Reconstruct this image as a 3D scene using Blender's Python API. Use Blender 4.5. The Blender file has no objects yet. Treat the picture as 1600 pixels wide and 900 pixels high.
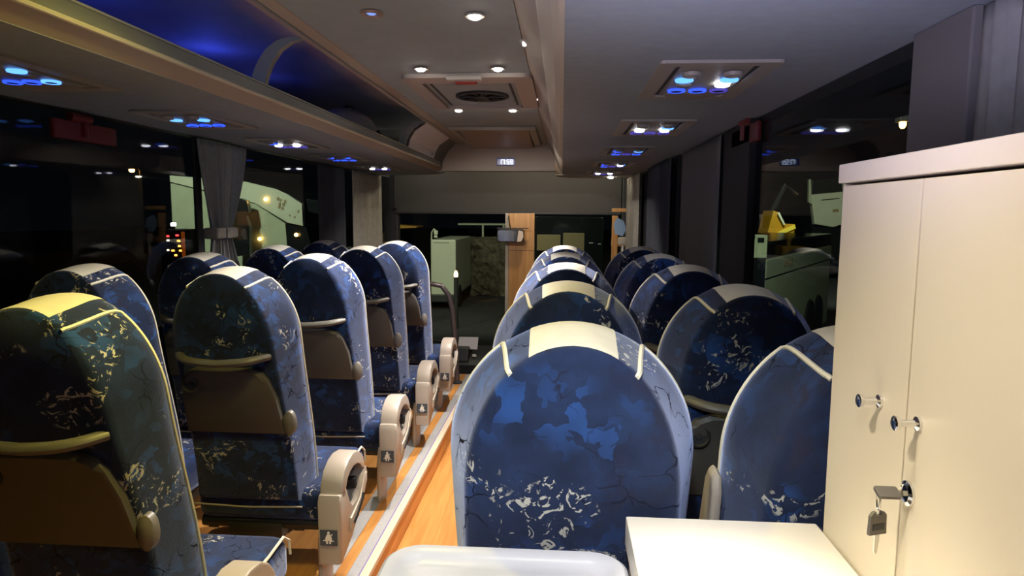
import bpy, bmesh, math, random
from mathutils import Vector, Matrix
random.seed(7)
SC = bpy.context.scene
COL = SC.collection
PI = math.pi

# ------------------------------------------------------------------ camera
fw = Vector((78, 115, 1050)).normalized()          # coach axis seen by the camera
t = math.atan2(115, 1050)
for _ in range(20):
    t = math.asin((78 * .006 + 115 * math.cos(t)) / 1050)
up = Vector((.006, math.cos(t), -math.sin(t))).normalized()
rt = Vector((up.y * fw.z - up.z * fw.y, up.z * fw.x - up.x * fw.z, up.x * fw.y - up.y * fw.x)).normalized()
# columns = camera axes (right, up, back) written in coach axes (X right, Y forward, Z up)
M = Matrix(((rt.x, rt.y, -rt.z, 0), (fw.x, fw.y, -fw.z, 0), (up.x, up.y, -up.z, 1.45), (0, 0, 0, 1)))
cam = bpy.data.cameras.new('camera')
cam.sensor_width = 36
cam.lens = 1050 / 1600 * 36
cam.clip_start = .02
cam.clip_end = 300
cam_o = bpy.data.objects.new('camera', cam)
COL.objects.link(cam_o)
cam_o.matrix_world = M
SC.camera = cam_o

# ------------------------------------------------------------------ world, exposure
w = bpy.data.worlds.new('night')
SC.world = w
w.use_nodes = True
w.node_tree.nodes['Background'].inputs[0].default_value = (.35, .42, .6, 1)
w.node_tree.nodes['Background'].inputs[1].default_value = .004
SC.view_settings.view_transform = 'Standard'
SC.view_settings.look = 'None'
SC.view_settings.gamma = 1
SC.view_settings.exposure = 0

def lamp(name, kind, loc, power, color, size=.05, aim=None, cone=None, blend=.6, size_y=None):
    l = bpy.data.lights.new(name, kind)
    l.energy = power
    l.color = color
    if name in ('front_fill', 'yard_fill', 'ceiling_panel_fill', 'rear_ceiling_fill', 'near_seat_fill'): l.specular_factor = 0
    if kind == 'AREA':
        l.size = size
        if size_y:
            l.shape = 'RECTANGLE'
            l.size_y = size_y
    else:
        l.shadow_soft_size = size
    if kind == 'SPOT':
        l.spot_size = cone or math.radians(130)
        l.spot_blend = blend
    o = bpy.data.objects.new(name, l)
    COL.objects.link(o)
    o.location = loc
    if aim is not None:
        d = Vector(aim) - Vector(loc)
        o.rotation_euler = d.to_track_quat('-Z', 'Y').to_euler()
    return o

WARM = (1, .84, .66)
YEL = (1, .82, .16)
COOL = (.62, .66, 1)
# the lamp over the work desk behind the last row (a reading light in the ceiling panel, just out of frame)
lamp('desk_light_and_fill', 'SPOT', (.21, .76, 1.83), 46, (1, .91, .72), .03, (.21, .76, 0), math.radians(40), .75)
lamp('desk_light_and_fill', 'SPOT', (-.05, .62, 1.83), 25, (1, .89, .68), .03, (.22, .72, 0), math.radians(120), .8)  # broad fill added to brighten the cabinet face
# ceiling spots over the gangway at the rear, out of frame above
lamp('rear_gangway_spot', 'SPOT', (-.56, 1.52, 2.10), 30, YEL, .025, (-.95, 1.52, 0), math.radians(140), .6)
lamp('rear_gangway_spot', 'SPOT', (-.42, 1.37, 2.10), 48, YEL, .025, (-1.02, 1.52, .95), math.radians(58), .7)
lamp('rear_gangway_spot', 'SPOT', (-.31, 1.62, 2.10), 3, WARM, .03, (-.31, 1.62, 0), math.radians(105), .6)
# cool fill added with no fixture, washing the ceiling panel
lamp('ceiling_panel_fill', 'SPOT', (.04, .42, 1.42), 56, (.74, .66, 1), .12, (.26, .90, 1.84), math.radians(82), 1)
lamp('near_seat_fill', 'SPOT', (-.02, .10, 1.80), 58, (.78, .89, 1), .03, (-.02, 1.18, .95), math.radians(50), .8)  # unseen fill added to brighten the seat back behind the tray
lamp('rear_ceiling_fill', 'SPOT', (-.48, .45, 1.72), 34, (.82, .86, 1), .08, (-.50, 2.2, 2.13), math.radians(72), 1)  # unseen fill added to lift the gangway ceiling
# blue night lights inside the luggage rack
for y, p in ((1.75, .7), (2.35, .8), (3.25, 1.1), (3.95, .25)):
    lamp('rack_night_light', 'POINT', (-1.72, y, 2.10), p, (.05, .09, 1), .03)
# fill lights added to brighten the front end, hidden by the bulkhead
lamp('front_fill', 'POINT', (-.30, 6.95, 2.12), 26, (1, .86, .66), .05)
lamp('front_fill', 'POINT', (-1.55, 7.45, 2.05), 2.5, (1, .92, .75), .05)
lamp('front_fill', 'POINT', (.45, 7.5, 2.05), 2.0, (1, .92, .75), .05)
# unseen lights added outside to light the parked vehicles
lamp('yard_fill', 'POINT', (-1.5, 10.5, 4.2), 40, (.95, 1, .78), .2)
lamp('yard_fill', 'SPOT', (-6, 7, 4.5), 1250, (.93, 1, .75), .2, (-6.5, 13, 1.5), math.radians(70))
lamp('yard_fill', 'SPOT', (3.0, 6.0, 4.5), 800, (.90, 1, .72), .2, (3.6, 11.5, .6), math.radians(75))
lamp('yard_fill', 'SPOT', (5.5, 15, 6), 3600, (.95, 1, .74), .3, (8.4, 23.5, 1.0), math.radians(60))
lamp('yard_fill', 'SPOT', (-2, 12, 5), 900, (.95, .95, .72), .2, (-1.8, 18, .3), math.radians(80))

# ------------------------------------------------------------------ materials
def pmat(name, col, rough=.6, metal=0, sheen=0, emit=None, es=0, spec=.5, coat=0, noise=None, bump=0, bscale=200):
    m = bpy.data.materials.new(name)
    m.use_nodes = True
    nt = m.node_tree
    b = nt.nodes['Principled BSDF']
    b.inputs['Base Color'].default_value = (*col, 1)
    b.inputs['Roughness'].default_value = rough
    b.inputs['Metallic'].default_value = metal
    b.inputs['Specular IOR Level'].default_value = spec
    if sheen:
        b.inputs['Sheen Weight'].default_value = sheen
        b.inputs['Sheen Roughness'].default_value = .45
    if coat:
        b.inputs['Coat Weight'].default_value = coat
        b.inputs['Coat Roughness'].default_value = .1
    if emit:
        b.inputs['Emission Color'].default_value = (*emit, 1)
        b.inputs['Emission Strength'].default_value = es
    tc = None
    if noise or bump:
        tc = nt.nodes.new('ShaderNodeTexCoord')
        n = nt.nodes.new('ShaderNodeTexNoise')
        n.inputs['Scale'].default_value = bscale if bump else noise[1]
        n.inputs['Detail'].default_value = 4
        nt.links.new(tc.outputs['Object'], n.inputs['Vector'])
        if bump:
            bp = nt.nodes.new('ShaderNodeBump')
            bp.inputs['Strength'].default_value = bump
            bp.inputs['Distance'].default_value = .002
            nt.links.new(n.outputs['Fac'], bp.inputs['Height'])
            nt.links.new(bp.outputs['Normal'], b.inputs['Normal'])
        if noise:
            n2 = nt.nodes.new('ShaderNodeTexNoise')
            n2.inputs['Scale'].default_value = noise[1]
            n2.inputs['Detail'].default_value = 6
            nt.links.new(tc.outputs['Object'], n2.inputs['Vector'])
            r = nt.nodes.new('ShaderNodeMapRange')
            r.inputs[1].default_value = .25
            r.inputs[2].default_value = .75
            r.inputs[3].default_value = 1 - noise[0]
            r.inputs[4].default_value = 1 + noise[0]
            nt.links.new(n2.outputs['Fac'], r.inputs[0])
            mx = nt.nodes.new('ShaderNodeVectorMath')
            mx.operation = 'SCALE'
            mx.inputs[0].default_value = col
            nt.links.new(r.outputs[0], mx.inputs['Scale'])
            nt.links.new(mx.outputs[0], b.inputs['Base Color'])
    return m

def fabric_mat():
    """navy moquette: blue patches, dark hairline cracks and torn cream flecks gathered in clusters"""
    m = bpy.data.materials.new('moquette')
    m.use_nodes = True
    nt = m.node_tree
    N, L = nt.nodes, nt.links
    b = N['Principled BSDF']
    b.inputs['Roughness'].default_value = .85
    b.inputs['Specular IOR Level'].default_value = .2
    b.inputs['Sheen Weight'].default_value = 1.0
    b.inputs['Sheen Roughness'].default_value = .4
    b.inputs['Sheen Tint'].default_value = (.58, .66, 1, 1)
    tc = N.new('ShaderNodeTexCoord')
    oi = N.new('ShaderNodeObjectInfo')
    mu = N.new('ShaderNodeMath'); mu.operation = 'MULTIPLY'; mu.inputs[1].default_value = 37
    L.new(oi.outputs['Random'], mu.inputs[0])
    va = N.new('ShaderNodeVectorMath'); va.operation = 'ADD'
    L.new(tc.outputs['Object'], va.inputs[0]); L.new(mu.outputs[0], va.inputs[1])
    def noise(scale, detail=3, dist=0, rough=.5, src=None):
        n = N.new('ShaderNodeTexNoise')
        n.inputs['Scale'].default_value = scale
        n.inputs['Detail'].default_value = detail
        n.inputs['Distortion'].default_value = dist
        n.inputs['Roughness'].default_value = rough
        L.new((src or va).outputs[0], n.inputs['Vector'])
        return n
    def ramp(src, a, c, socket='Fac'):
        r = N.new('ShaderNodeMapRange')
        r.inputs[1].default_value = a; r.inputs[2].default_value = c
        L.new(src.outputs[socket], r.inputs[0])
        return r
    def mix(fac, c1, c2):
        x = N.new('ShaderNodeMix'); x.data_type = 'RGBA'
        L.new(fac.outputs[0], x.inputs[0])
        for i, c in ((6, c1), (7, c2)):
            if isinstance(c, tuple): x.inputs[i].default_value = (*c, 1)
            else: L.new(c.outputs[2], x.inputs[i])
        return x
    def mul(a, c):
        x = N.new('ShaderNodeMath'); x.operation = 'MULTIPLY'
        L.new(a.outputs[0], x.inputs[0]); L.new(c.outputs[0], x.inputs[1])
        return x
    # blocky brighter patches
    vo = N.new('ShaderNodeTexVoronoi'); vo.distance = 'CHEBYCHEV'; vo.inputs['Scale'].default_value = 26
    wob = noise(9, 3)
    sc = N.new('ShaderNodeVectorMath'); sc.operation = 'SCALE'; sc.inputs['Scale'].default_value = .12
    L.new(wob.outputs['Color'], sc.inputs[0])
    ad = N.new('ShaderNodeVectorMath'); ad.operation = 'ADD'
    L.new(va.outputs[0], ad.inputs[0]); L.new(sc.outputs[0], ad.inputs[1])
    L.new(ad.outputs[0], vo.inputs['Vector'])
    sep = N.new('ShaderNodeSeparateColor'); L.new(vo.outputs['Color'], sep.inputs[0])
    patch = mul(ramp(sep, .55, .75, 'Red'), ramp(noise(6, 2), .45, .62))
    c0 = mix(ramp(noise(14, 4), .35, .7), (.0065, .0130, .040), (.012, .026, .080))
    c1 = mix(patch, c0, (.015, .056, .20))
    # darker bruises
    dark = mul(ramp(noise(24, 5, 1.2), .52, .62), ramp(noise(5, 2, .5), .5, .6))
    c2 = mix(dark, c1, (.012, .014, .038))
    # hairline cracks
    v2 = N.new('ShaderNodeTexVoronoi'); v2.feature = 'DISTANCE_TO_EDGE'; v2.inputs['Scale'].default_value = 15
    L.new(ad.outputs[0], v2.inputs['Vector'])
    ck = N.new('ShaderNodeMapRange'); ck.inputs[1].default_value = .008; ck.inputs[2].default_value = .030
    ck.inputs[3].default_value = 1; ck.inputs[4].default_value = 0
    L.new(v2.outputs['Distance'], ck.inputs[0])
    crack = mul(ck, ramp(noise(11, 3), .50, .60))
    c3 = mix(crack, c2, (.010, .012, .03))
    # cream flecks
    cl = ramp(noise(7.0, 2, .8), .57, .61)
    fl = ramp(noise(25, 3, 2.6, .6), .565, .59)
    c4 = mix(mul(cl, fl), c3, (.47, .46, .41))
    L.new(c4.outputs[2], b.inputs['Base Color'])
    sh = N.new('ShaderNodeMath'); sh.operation = 'SUBTRACT'; sh.inputs[0].default_value = .8; sh.use_clamp = True
    L.new(crack.outputs[0], sh.inputs[1]); L.new(sh.outputs[0], b.inputs['Sheen Weight'])
    bp = N.new('ShaderNodeBump'); bp.inputs['Strength'].default_value = .25; bp.inputs['Distance'].default_value = .002
    L.new(noise(350, 2).outputs['Fac'], bp.inputs['Height'])
    L.new(bp.outputs['Normal'], b.inputs['Normal'])
    return m

def wood_mat(name, c1, c2, rough=.35, axis=1, scale=7):
    m = bpy.data.materials.new(name)
    m.use_nodes = True
    nt = m.node_tree
    b = nt.nodes['Principled BSDF']
    b.inputs['Roughness'].default_value = rough
    tc = nt.nodes.new('ShaderNodeTexCoord')
    mp = nt.nodes.new('ShaderNodeMapping')
    s = [scale * 4, scale * 4, scale * 4]
    s[axis] = scale * .25
    mp.inputs['Scale'].default_value = s
    nt.links.new(tc.outputs['Object'], mp.inputs[0])
    n = nt.nodes.new('ShaderNodeTexNoise')
    n.inputs['Scale'].default_value = 1
    n.inputs['Detail'].default_value = 5
    n.inputs['Distortion'].default_value = .8
    nt.links.new(mp.outputs[0], n.inputs['Vector'])
    r = nt.nodes.new('ShaderNodeValToRGB')
    r.color_ramp.elements[0].position = .35
    r.color_ramp.elements[1].position = .68
    r.color_ramp.elements[0].color = (*c1, 1)
    r.color_ramp.elements[1].color = (*c2, 1)
    nt.links.new(n.outputs['Fac'], r.inputs[0])
    nt.links.new(r.outputs[0], b.inputs['Base Color'])
    return m

def glass_mat(name, tint, refl_ior=1.24):
    m = bpy.data.materials.new(name)
    m.use_nodes = True
    nt = m.node_tree
    nt.nodes.clear()
    o = nt.nodes.new('ShaderNodeOutputMaterial')
    tr = nt.nodes.new('ShaderNodeBsdfTransparent')
    tr.inputs[0].default_value = (*tint, 1)
    gl = nt.nodes.new('ShaderNodeBsdfGlossy')
    gl.inputs['Roughness'].default_value = .02
    fr = nt.nodes.new('ShaderNodeFresnel')
    fr.inputs[0].default_value = refl_ior
    mx = nt.nodes.new('ShaderNodeMixShader')
    ge = nt.nodes.new('ShaderNodeNewGeometry')
    mr_ = nt.nodes.new('ShaderNodeMapRange')
    mr_.inputs[3].default_value = refl_ior
    mr_.inputs[4].default_value = 1 / refl_ior
    nt.links.new(ge.outputs['Backfacing'], mr_.inputs[0])
    nt.links.new(mr_.outputs[0], fr.inputs[0])
    nt.links.new(fr.outputs[0], mx.inputs[0])
    nt.links.new(tr.outputs[0], mx.inputs[1])
    nt.links.new(gl.outputs[0], mx.inputs[2])
    nt.links.new(mx.outputs[0], o.inputs[0])
    return m

def emat(name, col, s):
    return pmat(name, (.02, .02, .02), .5, emit=col, es=s)

MAT = {}
MAT['fabric'] = fabric_mat()
MAT['cream'] = pmat('cream_leather', (.66, .63, .54), .5, noise=(.06, 30))
MAT['piping'] = pmat('cream_piping', (.72, .69, .58), .5)
MAT['plastic'] = pmat('grey_brown_plastic', (.085, .080, .070), .5, bump=.15, bscale=600)
MAT['console'] = pmat('taupe_plastic', (.42, .36, .30), .42, bump=.1, bscale=500)
MAT['handle'] = pmat('handle_grey', (.12, .115, .10), .45)
MAT['lever'] = pmat('lever_grey', (.15, .135, .12), .4)
MAT['dark_plastic'] = pmat('dark_plastic', (.035, .035, .036), .45)
MAT['black'] = pmat('black_plastic', (.01, .01, .011), .4)
MAT['frame_metal'] = pmat('dark_frame_metal', (.05, .05, .048), .4, .6)
MAT['leg'] = pmat('beige_leg', (.55, .45, .36), .4)
MAT['belt'] = pmat('belt_webbing', (.012, .012, .014), .8)
MAT['white_print'] = pmat('white_print', (.85, .83, .78), .6)
MAT['blue_print'] = pmat('blue_grey_print', (.06, .075, .10), .6)
MAT['soffit'] = pmat('grey_ceiling_fabric', (.262, .31, .36), .9, noise=(.06, 25), bump=.2, bscale=500)
MAT['ceil'] = pmat('grey_ceiling_panel', (.295, .345, .375), .85, noise=(.05, 12), bump=.15, bscale=500)
MAT['brown'] = pmat('taupe_trim', (.34, .29, .245), .6)
MAT['creamtrim'] = pmat('cream_trim', (.50, .45, .37), .55)
MAT['rail'] = pmat('rack_rail_grey', (.20, .21, .20), .45)
MAT['lip'] = pmat('lip_profile', (.62, .58, .46), .28)
MAT['rackin'] = pmat('rack_lining', (.30, .30, .34), .7, noise=(.25, 2.2))
MAT['bezel'] = pmat('bezel_grey', (.34, .32, .28), .5)
MAT['recess'] = pmat('dark_recess', (.03, .03, .032), .6)
MAT['psu'] = pmat('service_panel_grey', (.30, .285, .24), .5)
MAT['wall'] = pmat('wall_dark_grey', (.07, .07, .072), .8)
MAT['pillar'] = pmat('pillar_grey', (.15, .147, .142), .75)
MAT['rubber'] = pmat('black_rubber', (.012, .012, .012), .7)
MAT['curtain'] = pmat('curtain_grey', (.23, .235, .225), .9, noise=(.1, 40))
MAT['curtain_dark'] = pmat('curtain_slate', (.055, .06, .072), .9, noise=(.1, 40))
MAT['curtain_pale'] = pmat('curtain_pale', (.36, .34, .28), .9, noise=(.12, 30))
MAT['blind'] = pmat('blind_grey', (.075, .072, .068), .85, noise=(.05, 18))
MAT['vinyl'] = wood_mat('orange_wood_vinyl', (.55, .23, .055), (.70, .33, .09), .35, 1)
MAT['vinylgrey'] = pmat('grey_floor_strip', (.42, .41, .40), .45, noise=(.08, 60))
MAT['nosing'] = pmat('cream_nosing', (.72, .60, .44), .4)
MAT['purple'] = pmat('purple_insert', (.22, .17, .42), .5)
MAT['desk'] = pmat('white_desk_laminate', (.80, .74, .64), .4)
MAT['cab'] = pmat('cream_cabinet_laminate', (.72, .645, .52), .42, noise=(.03, 2.5))
MAT['cabdark'] = pmat('cabinet_inside', (.10, .075, .05), .7)
MAT['tray'] = pmat('pale_grey_tray', (.52, .515, .56), .28)
MAT['chrome'] = pmat('chrome', (.78, .78, .78), .10, 1)
MAT['keydark'] = pmat('key_bow_grey', (.11, .10, .09), .4, .4)
MAT['steel'] = pmat('steel', (.62, .60, .55), .25, 1)
MAT['glass'] = glass_mat('tinted_side_glass', (.80, .83, .82))
MAT['screen'] = glass_mat('windscreen_glass', (.88, .9, .88))
MAT['pillarwood'] = wood_mat('honey_wood', (.50, .25, .08), (.68, .38, .14), .3, 2, 5)
MAT['whitelamp'] = emat('warm_white_lens', (1, .9, .76), 60)
MAT['readlamp'] = emat('reading_lens', (.9, .9, 1), 14)
MAT['bluering'] = emat('blue_ring', (.03, .09, 1), 1.5)
MAT['bluebright'] = emat('blue_led', (.10, .32, 1), 2.2)
MAT['violet'] = emat('violet_ring', (.12, .09, .75), .55)
MAT['digit'] = emat('clock_digit', (.62, .74, 1), 2.6)
MAT['clockface'] = pmat('clock_face', (.01, .014, .05), .25, emit=(.01, .03, .22), es=.35)
MAT['red'] = pmat('red_plastic', (.16, .014, .014), .5)
MAT['redlens'] = pmat('dull_red_lens', (.45, .03, .02), .3)
MAT['buswhite'] = pmat('coach_paint', (.60, .64, .50), .35, noise=(.05, 3))
MAT['busgreen'] = pmat('coach_paint_green', (.45, .50, .36), .4, noise=(.08, 4))
MAT['busdark'] = pmat('coach_dark_glass', (.012, .014, .016), .15)
MAT['yellow'] = pmat('yellow_paint', (.42, .22, .01), .4)
MAT['yellowpale'] = pmat('pale_yellow_paint', (.70, .55, .06), .4)  # lighter yellow for the excavator's stripe
MAT['tan'] = pmat('tan_panel', (.30, .23, .12), .6)
MAT['asphalt'] = pmat('asphalt', (.03, .03, .032), .85, noise=(.3, 6))
MAT['orangelamp'] = emat('sodium_lamp', (1, .45, .08), 60)
MAT['whitepoint'] = emat('white_lamp', (1, .95, .85), 30)
MAT['btn_orange'] = emat('orange_button', (1, .36, .05), 6)
MAT['btn_red'] = emat('red_button', (1, .05, .05), 4)
MAT['btn_white'] = emat('pale_button', (1, .8, .6), 3)
MAT['orangeglow'] = pmat('orange_case', (.30, .06, .01), .5, emit=(1, .2, .02), es=.18)
MAT['bluetag'] = pmat('pale_blue_tag', (.30, .45, .68), .5)
MAT['bark'] = pmat('hedge', (.115, .10, .065), .9, noise=(.6, 9))
MAT['tablet'] = pmat('tablet_white', (.62, .60, .62), .35)
MAT['bag'] = pmat('grey_bag', (.17, .17, .19), .8)

# ------------------------------------------------------------------ helpers
def mesh_obj(name, bm, mat, parent=None, smooth=True, loc=None):
    me = bpy.data.meshes.new(name)
    bmesh.ops.recalc_face_normals(bm, faces=bm.faces[:])
    bm.to_mesh(me)
    bm.free()
    for m in (mat if isinstance(mat, (list, tuple)) else [mat]):
        me.materials.append(MAT[m] if isinstance(m, str) else m)
    if smooth:
        for p in me.polygons: p.use_smooth = True
        try: me.set_sharp_from_angle(angle=math.radians(38))
        except Exception: pass
        flat_n = len(me.polygons) < 500
    else:
        flat_n = False
    o = bpy.data.objects.new(name, me)
    COL.objects.link(o)
    if flat_n:
        wn = o.modifiers.new('normals', 'WEIGHTED_NORMAL'); wn.keep_sharp = True; wn.weight = 100
    if parent: o.parent = parent
    if loc: o.location = loc
    return o

def tag(o, label=None, cat=None, group=None, kind=None):
    if label: o['label'] = label
    if cat: o['category'] = cat
    if group: o['group'] = group
    if kind: o['kind'] = kind
    return o

def thing(name, label, cat, loc=(0, 0, 0), rz=0, group=None):
    o = bpy.data.objects.new(name, None)
    o.empty_display_size = .1
    COL.objects.link(o)
    o.location = loc
    o.rotation_euler = (0, 0, rz)
    return tag(o, label, cat, group)

def box(bm, x0, x1, y0, y1, z0, z1, bev=0, seg=2):
    r = bmesh.ops.create_cube(bm, size=1)
    vs = r['verts']
    for v in vs:
        v.co = Vector(((x0 + x1) / 2 + v.co.x * (x1 - x0), (y0 + y1) / 2 + v.co.y * (y1 - y0), (z0 + z1) / 2 + v.co.z * (z1 - z0)))
    if bev:
        es = list({e for v in vs for e in v.link_edges})
        bmesh.ops.bevel(bm, geom=es, offset=bev, segments=seg, affect='EDGES', profile=.5)
    return bm

def B(*a, **k):
    return box(bmesh.new(), *a, **k)

def prism(bm, pts, axis, a, b, bev=0, seg=2):
    """polygon pts in the two other axes (order x<y<z), extruded along axis from a to b"""
    def P(p, h):
        return {'x': (h, p[0], p[1]), 'y': (p[0], h, p[1]), 'z': (p[0], p[1], h)}[axis]
    n = len(pts)
    v0 = [bm.verts.new(P(p, a)) for p in pts]
    v1 = [bm.verts.new(P(p, b)) for p in pts]
    fs = [bm.faces.new(v0), bm.faces.new(v1)]
    for i in range(n):
        bm.faces.new((v0[i], v0[(i + 1) % n], v1[(i + 1) % n], v1[i]))
    if bev:
        es = list({e for f in fs for e in f.edges})
        bmesh.ops.bevel(bm, geom=es, offset=bev, segments=seg, affect='EDGES', profile=.5)
    return bm

def tube(bm, pts, r, n=8, cap=True, flat=1.0):
    pts = [Vector(p) for p in pts]
    rings = []
    ref = None
    for i, p in enumerate(pts):
        d = (pts[min(i + 1, len(pts) - 1)] - pts[max(i - 1, 0)]).normalized()
        if ref is None:
            ref = Vector((0, 0, 1)) if abs(d.z) < .9 else Vector((1, 0, 0))
        s = d.cross(ref).normalized()
        ref = s.cross(d).normalized()
        rr = r[i] if isinstance(r, (list, tuple)) else r
        rings.append([bm.verts.new(p + (s * math.cos(2 * PI * k / n) + ref * flat * math.sin(2 * PI * k / n)) * rr) for k in range(n)])
    for a, b in zip(rings, rings[1:]):
        for k in range(n):
            bm.faces.new((a[k], a[(k + 1) % n], b[(k + 1) % n], b[k]))
    if cap:
        bm.faces.new(rings[0]); bm.faces.new(rings[-1])
    return bm

def lathe(bm, prof, mat4=None, n=20):
    """prof = (radius, height) from bottom to top about local z"""
    rings = []
    for r, h in prof:
        if r < 1e-5:
            rings.append([bm.verts.new((0, 0, h))])
        else:
            rings.append([bm.verts.new((r * math.cos(2 * PI * k / n), r * math.sin(2 * PI * k / n), h)) for k in range(n)])
    for a, b in zip(rings, rings[1:]):
        for k in range(n):
            q = [a[k % len(a)], a[(k + 1) % len(a)], b[(k + 1) % len(b)], b[k % len(b)]]
            q = list(dict.fromkeys(q))
            if len(q) > 2: bm.faces.new(q)
    if len(rings[0]) > 1: bm.faces.new(rings[0])
    if len(rings[-1]) > 1: bm.faces.new(rings[-1])
    if mat4 is not None:
        vs = [v for r in rings for v in r]
        bmesh.ops.transform(bm, matrix=mat4, verts=vs)
    return bm

def rrect(x0, x1, z0, z1, r, n=5):
    """rounded rectangle outline; r = one radius or (bl, br, tr, tl)"""
    if not isinstance(r, (list, tuple)): r = (r,) * 4
    out = []
    for (cx, cz, a0, rr) in ((x0, z0, PI, r[0]), (x1, z0, 1.5 * PI, r[1]), (x1, z1, 0, r[2]), (x0, z1, .5 * PI, r[3])):
        px = cx + rr if cx == x0 else cx - rr
        pz = cz + rr if cz == z0 else cz - rr
        for k in range(n + 1):
            a = a0 + k / n * PI / 2
            out.append((px + rr * math.cos(a), pz + rr * math.sin(a)))
    return out

def copy_tree(o, parent=None, depth=0):
    c = o.copy()
    COL.objects.link(c)
    if parent: c.parent = parent
    for ch in list(o.children):
        if depth < 2: copy_tree(ch, c, depth + 1)
    return c

def struct(name, bm, mat, parent=None, smooth=True):
    o = mesh_obj(name, bm, mat, parent, smooth)
    if not parent: o['kind'] = 'structure'
    return o

# ================================================================== SETTING
XL, XR = -2.03, .78          # inner faces of the side windows
YB, YF = -1.3, 8.0            # rear wall, windscreen
# floors -----------------------------------------------------------
fl = struct('floor', B(-.772, -.262, YB, 6.3, -.30, -.163), 'vinyl')
seams_x = [-.772, -.612, -.262]
ys = [YB, .55, 2.45, 4.32, 6.3]
for i in range(2):
    for j in range(4):
        struct('panel', B(seams_x[i] + .0012, seams_x[i + 1] - .0012, ys[j] + .0012, ys[j + 1] - .0012, -.163, -.16), 'vinyl', fl, False)
fl_l = struct('floor_left', B(XL - .05, -.79, YB, 5.95, -.30, -.004), 'vinyl')
y0 = YB
k = 0
cuts = [YB, .35, 1.9, 3.3, 4.75, 5.95]
for j in range(5):
    for (x0, x1, mt, nm) in ((XL, -.957, 'vinyl', 'panel'), (-.957, -.895, 'vinylgrey', 'strip'), (-.895, -.845, 'vinyl', 'strip'), (-.845, -.797, 'vinylgrey', 'strip')):
        struct(nm, B(x0 + .0006, x1 - .0006, cuts[j] + .0006, cuts[j + 1] - .0006, -.004, 0), mt, fl_l, False)
struct('trim_1', B(-.797, -.790, YB, 5.95, -.01, .003, bev=.001), 'purple')
bm = bmesh.new()
prism(bm, [(-.790, -.008), (-.790, .004), (-.765, .004), (-.757, -.002), (-.757, -.022), (-.766, -.022), (-.766, -.008)], 'y', YB, 5.95)
struct('trim_2', bm, 'nosing')
struct('baseboard_left', B(-.79, -.772, YB, 5.95, -.16, -.008), 'vinyl')
fl_r = struct('floor_right', B(-.25, XR + .05, YB, 5.75, -.30, 0), 'vinyl')
struct('baseboard_right', B(-.262, -.25, YB, 5.75, -.16, .002), 'vinyl')
struct('floor_front', B(XL - .05, XR + .05, 5.95, 8.1, -.62, -.56), 'dark_plastic')
# walls ------------------------------------------------------------
struct('wall_left', B(XL - .06, XL - .005, YB, 7.9, -.6, .84), 'wall')
struct('wall_right', B(XR + .005, XR + .06, YB, 7.9, -.6, .84), 'wall')
struct('wall_rear', B(XL - .06, XR + .06, YB - .08, YB, -.6, 2.35), 'pillar')
struct('wall_front', B(XL - .06, XR + .06, 7.95, 8.05, -.62, -.18), 'dark_plastic')
struct('trim_3', B(XL - .03, XL + .03, YB, 7.9, .84, .88, bev=.008), 'dark_plastic')
struct('trim_4', B(XR - .03, XR + .03, YB, 7.9, .84, .88, bev=.008), 'dark_plastic')
# outer skin above the windows closes the roof
struct('roof', B(XL - .10, XR + .10, YB - .08, 8.1, 2.30, 2.36), 'dark_plastic')
struct('wall_left_upper', B(XL - .08, XL - .005, YB, 7.9, 1.868, 2.34), 'wall')
struct('wall_right_upper', B(XR + .005, XR + .08, YB, 7.9, 1.84, 2.34), 'wall')
# windows ----------------------------------------------------------
def side_window(n, x, y0, y1):
    o = struct('window_%d' % n, B(x - .003, x + .003, y0, y1, .88, 1.86), 'glass', smooth=False)
    return o
lw = [(-1.25, .95), (.95, 3.62), (3.62, 5.72), (5.72, 7.85)]
for i, (a, b) in enumerate(lw):
    side_window(2 + i, XL, a + .012, b - .012)
rw = [(-1.25, 1.42), (1.46, 3.0), (3.06, 4.55), (4.55, 6.25), (6.25, 7.85)]
for i, (a, b) in enumerate(rw):
    side_window(6 + i, XR, a + .012, b - .012)
n = 5
for (x, y0, y1, d) in ((XL, .93, .97, .02), (XL, 3.60, 3.66, .02), (XL, 5.66, 5.78, .02)):
    struct('trim_%d' % n, B(x, x + d, y0, y1, .88, 1.86, bev=.005), 'rubber'); n += 1
for (y0, y1, mt) in ((1.345, 1.56, 'pillar'), (2.82, 3.26, 'rubber'), (4.5, 4.6, 'rubber'), (6.2, 6.3, 'rubber')):
    struct('trim_%d' % n, B(XR - .03, XR + .01, y0, y1, .86, 1.84, bev=.006), mt); n += 1
# windscreen
ws = struct('window_1', B(XL + .08, XR - .08, 7.985, 8.0, -.18, 2.25), 'screen', smooth=False)
struct('trim_%d' % n, B(XL - .06, XL + .09, 7.9, 8.02, -.5, 2.3, bev=.02), 'dark_plastic'); n += 1
struct('trim_%d' % n, B(XR - .09, XR + .06, 7.9, 8.02, -.5, 2.3, bev=.02), 'dark_plastic'); n += 1
# ceiling ----------------------------------------------------------
ce = struct('ceiling', B(-.94, -.166, YB, 6.5, 2.13, 2.17), 'ceil')
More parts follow.
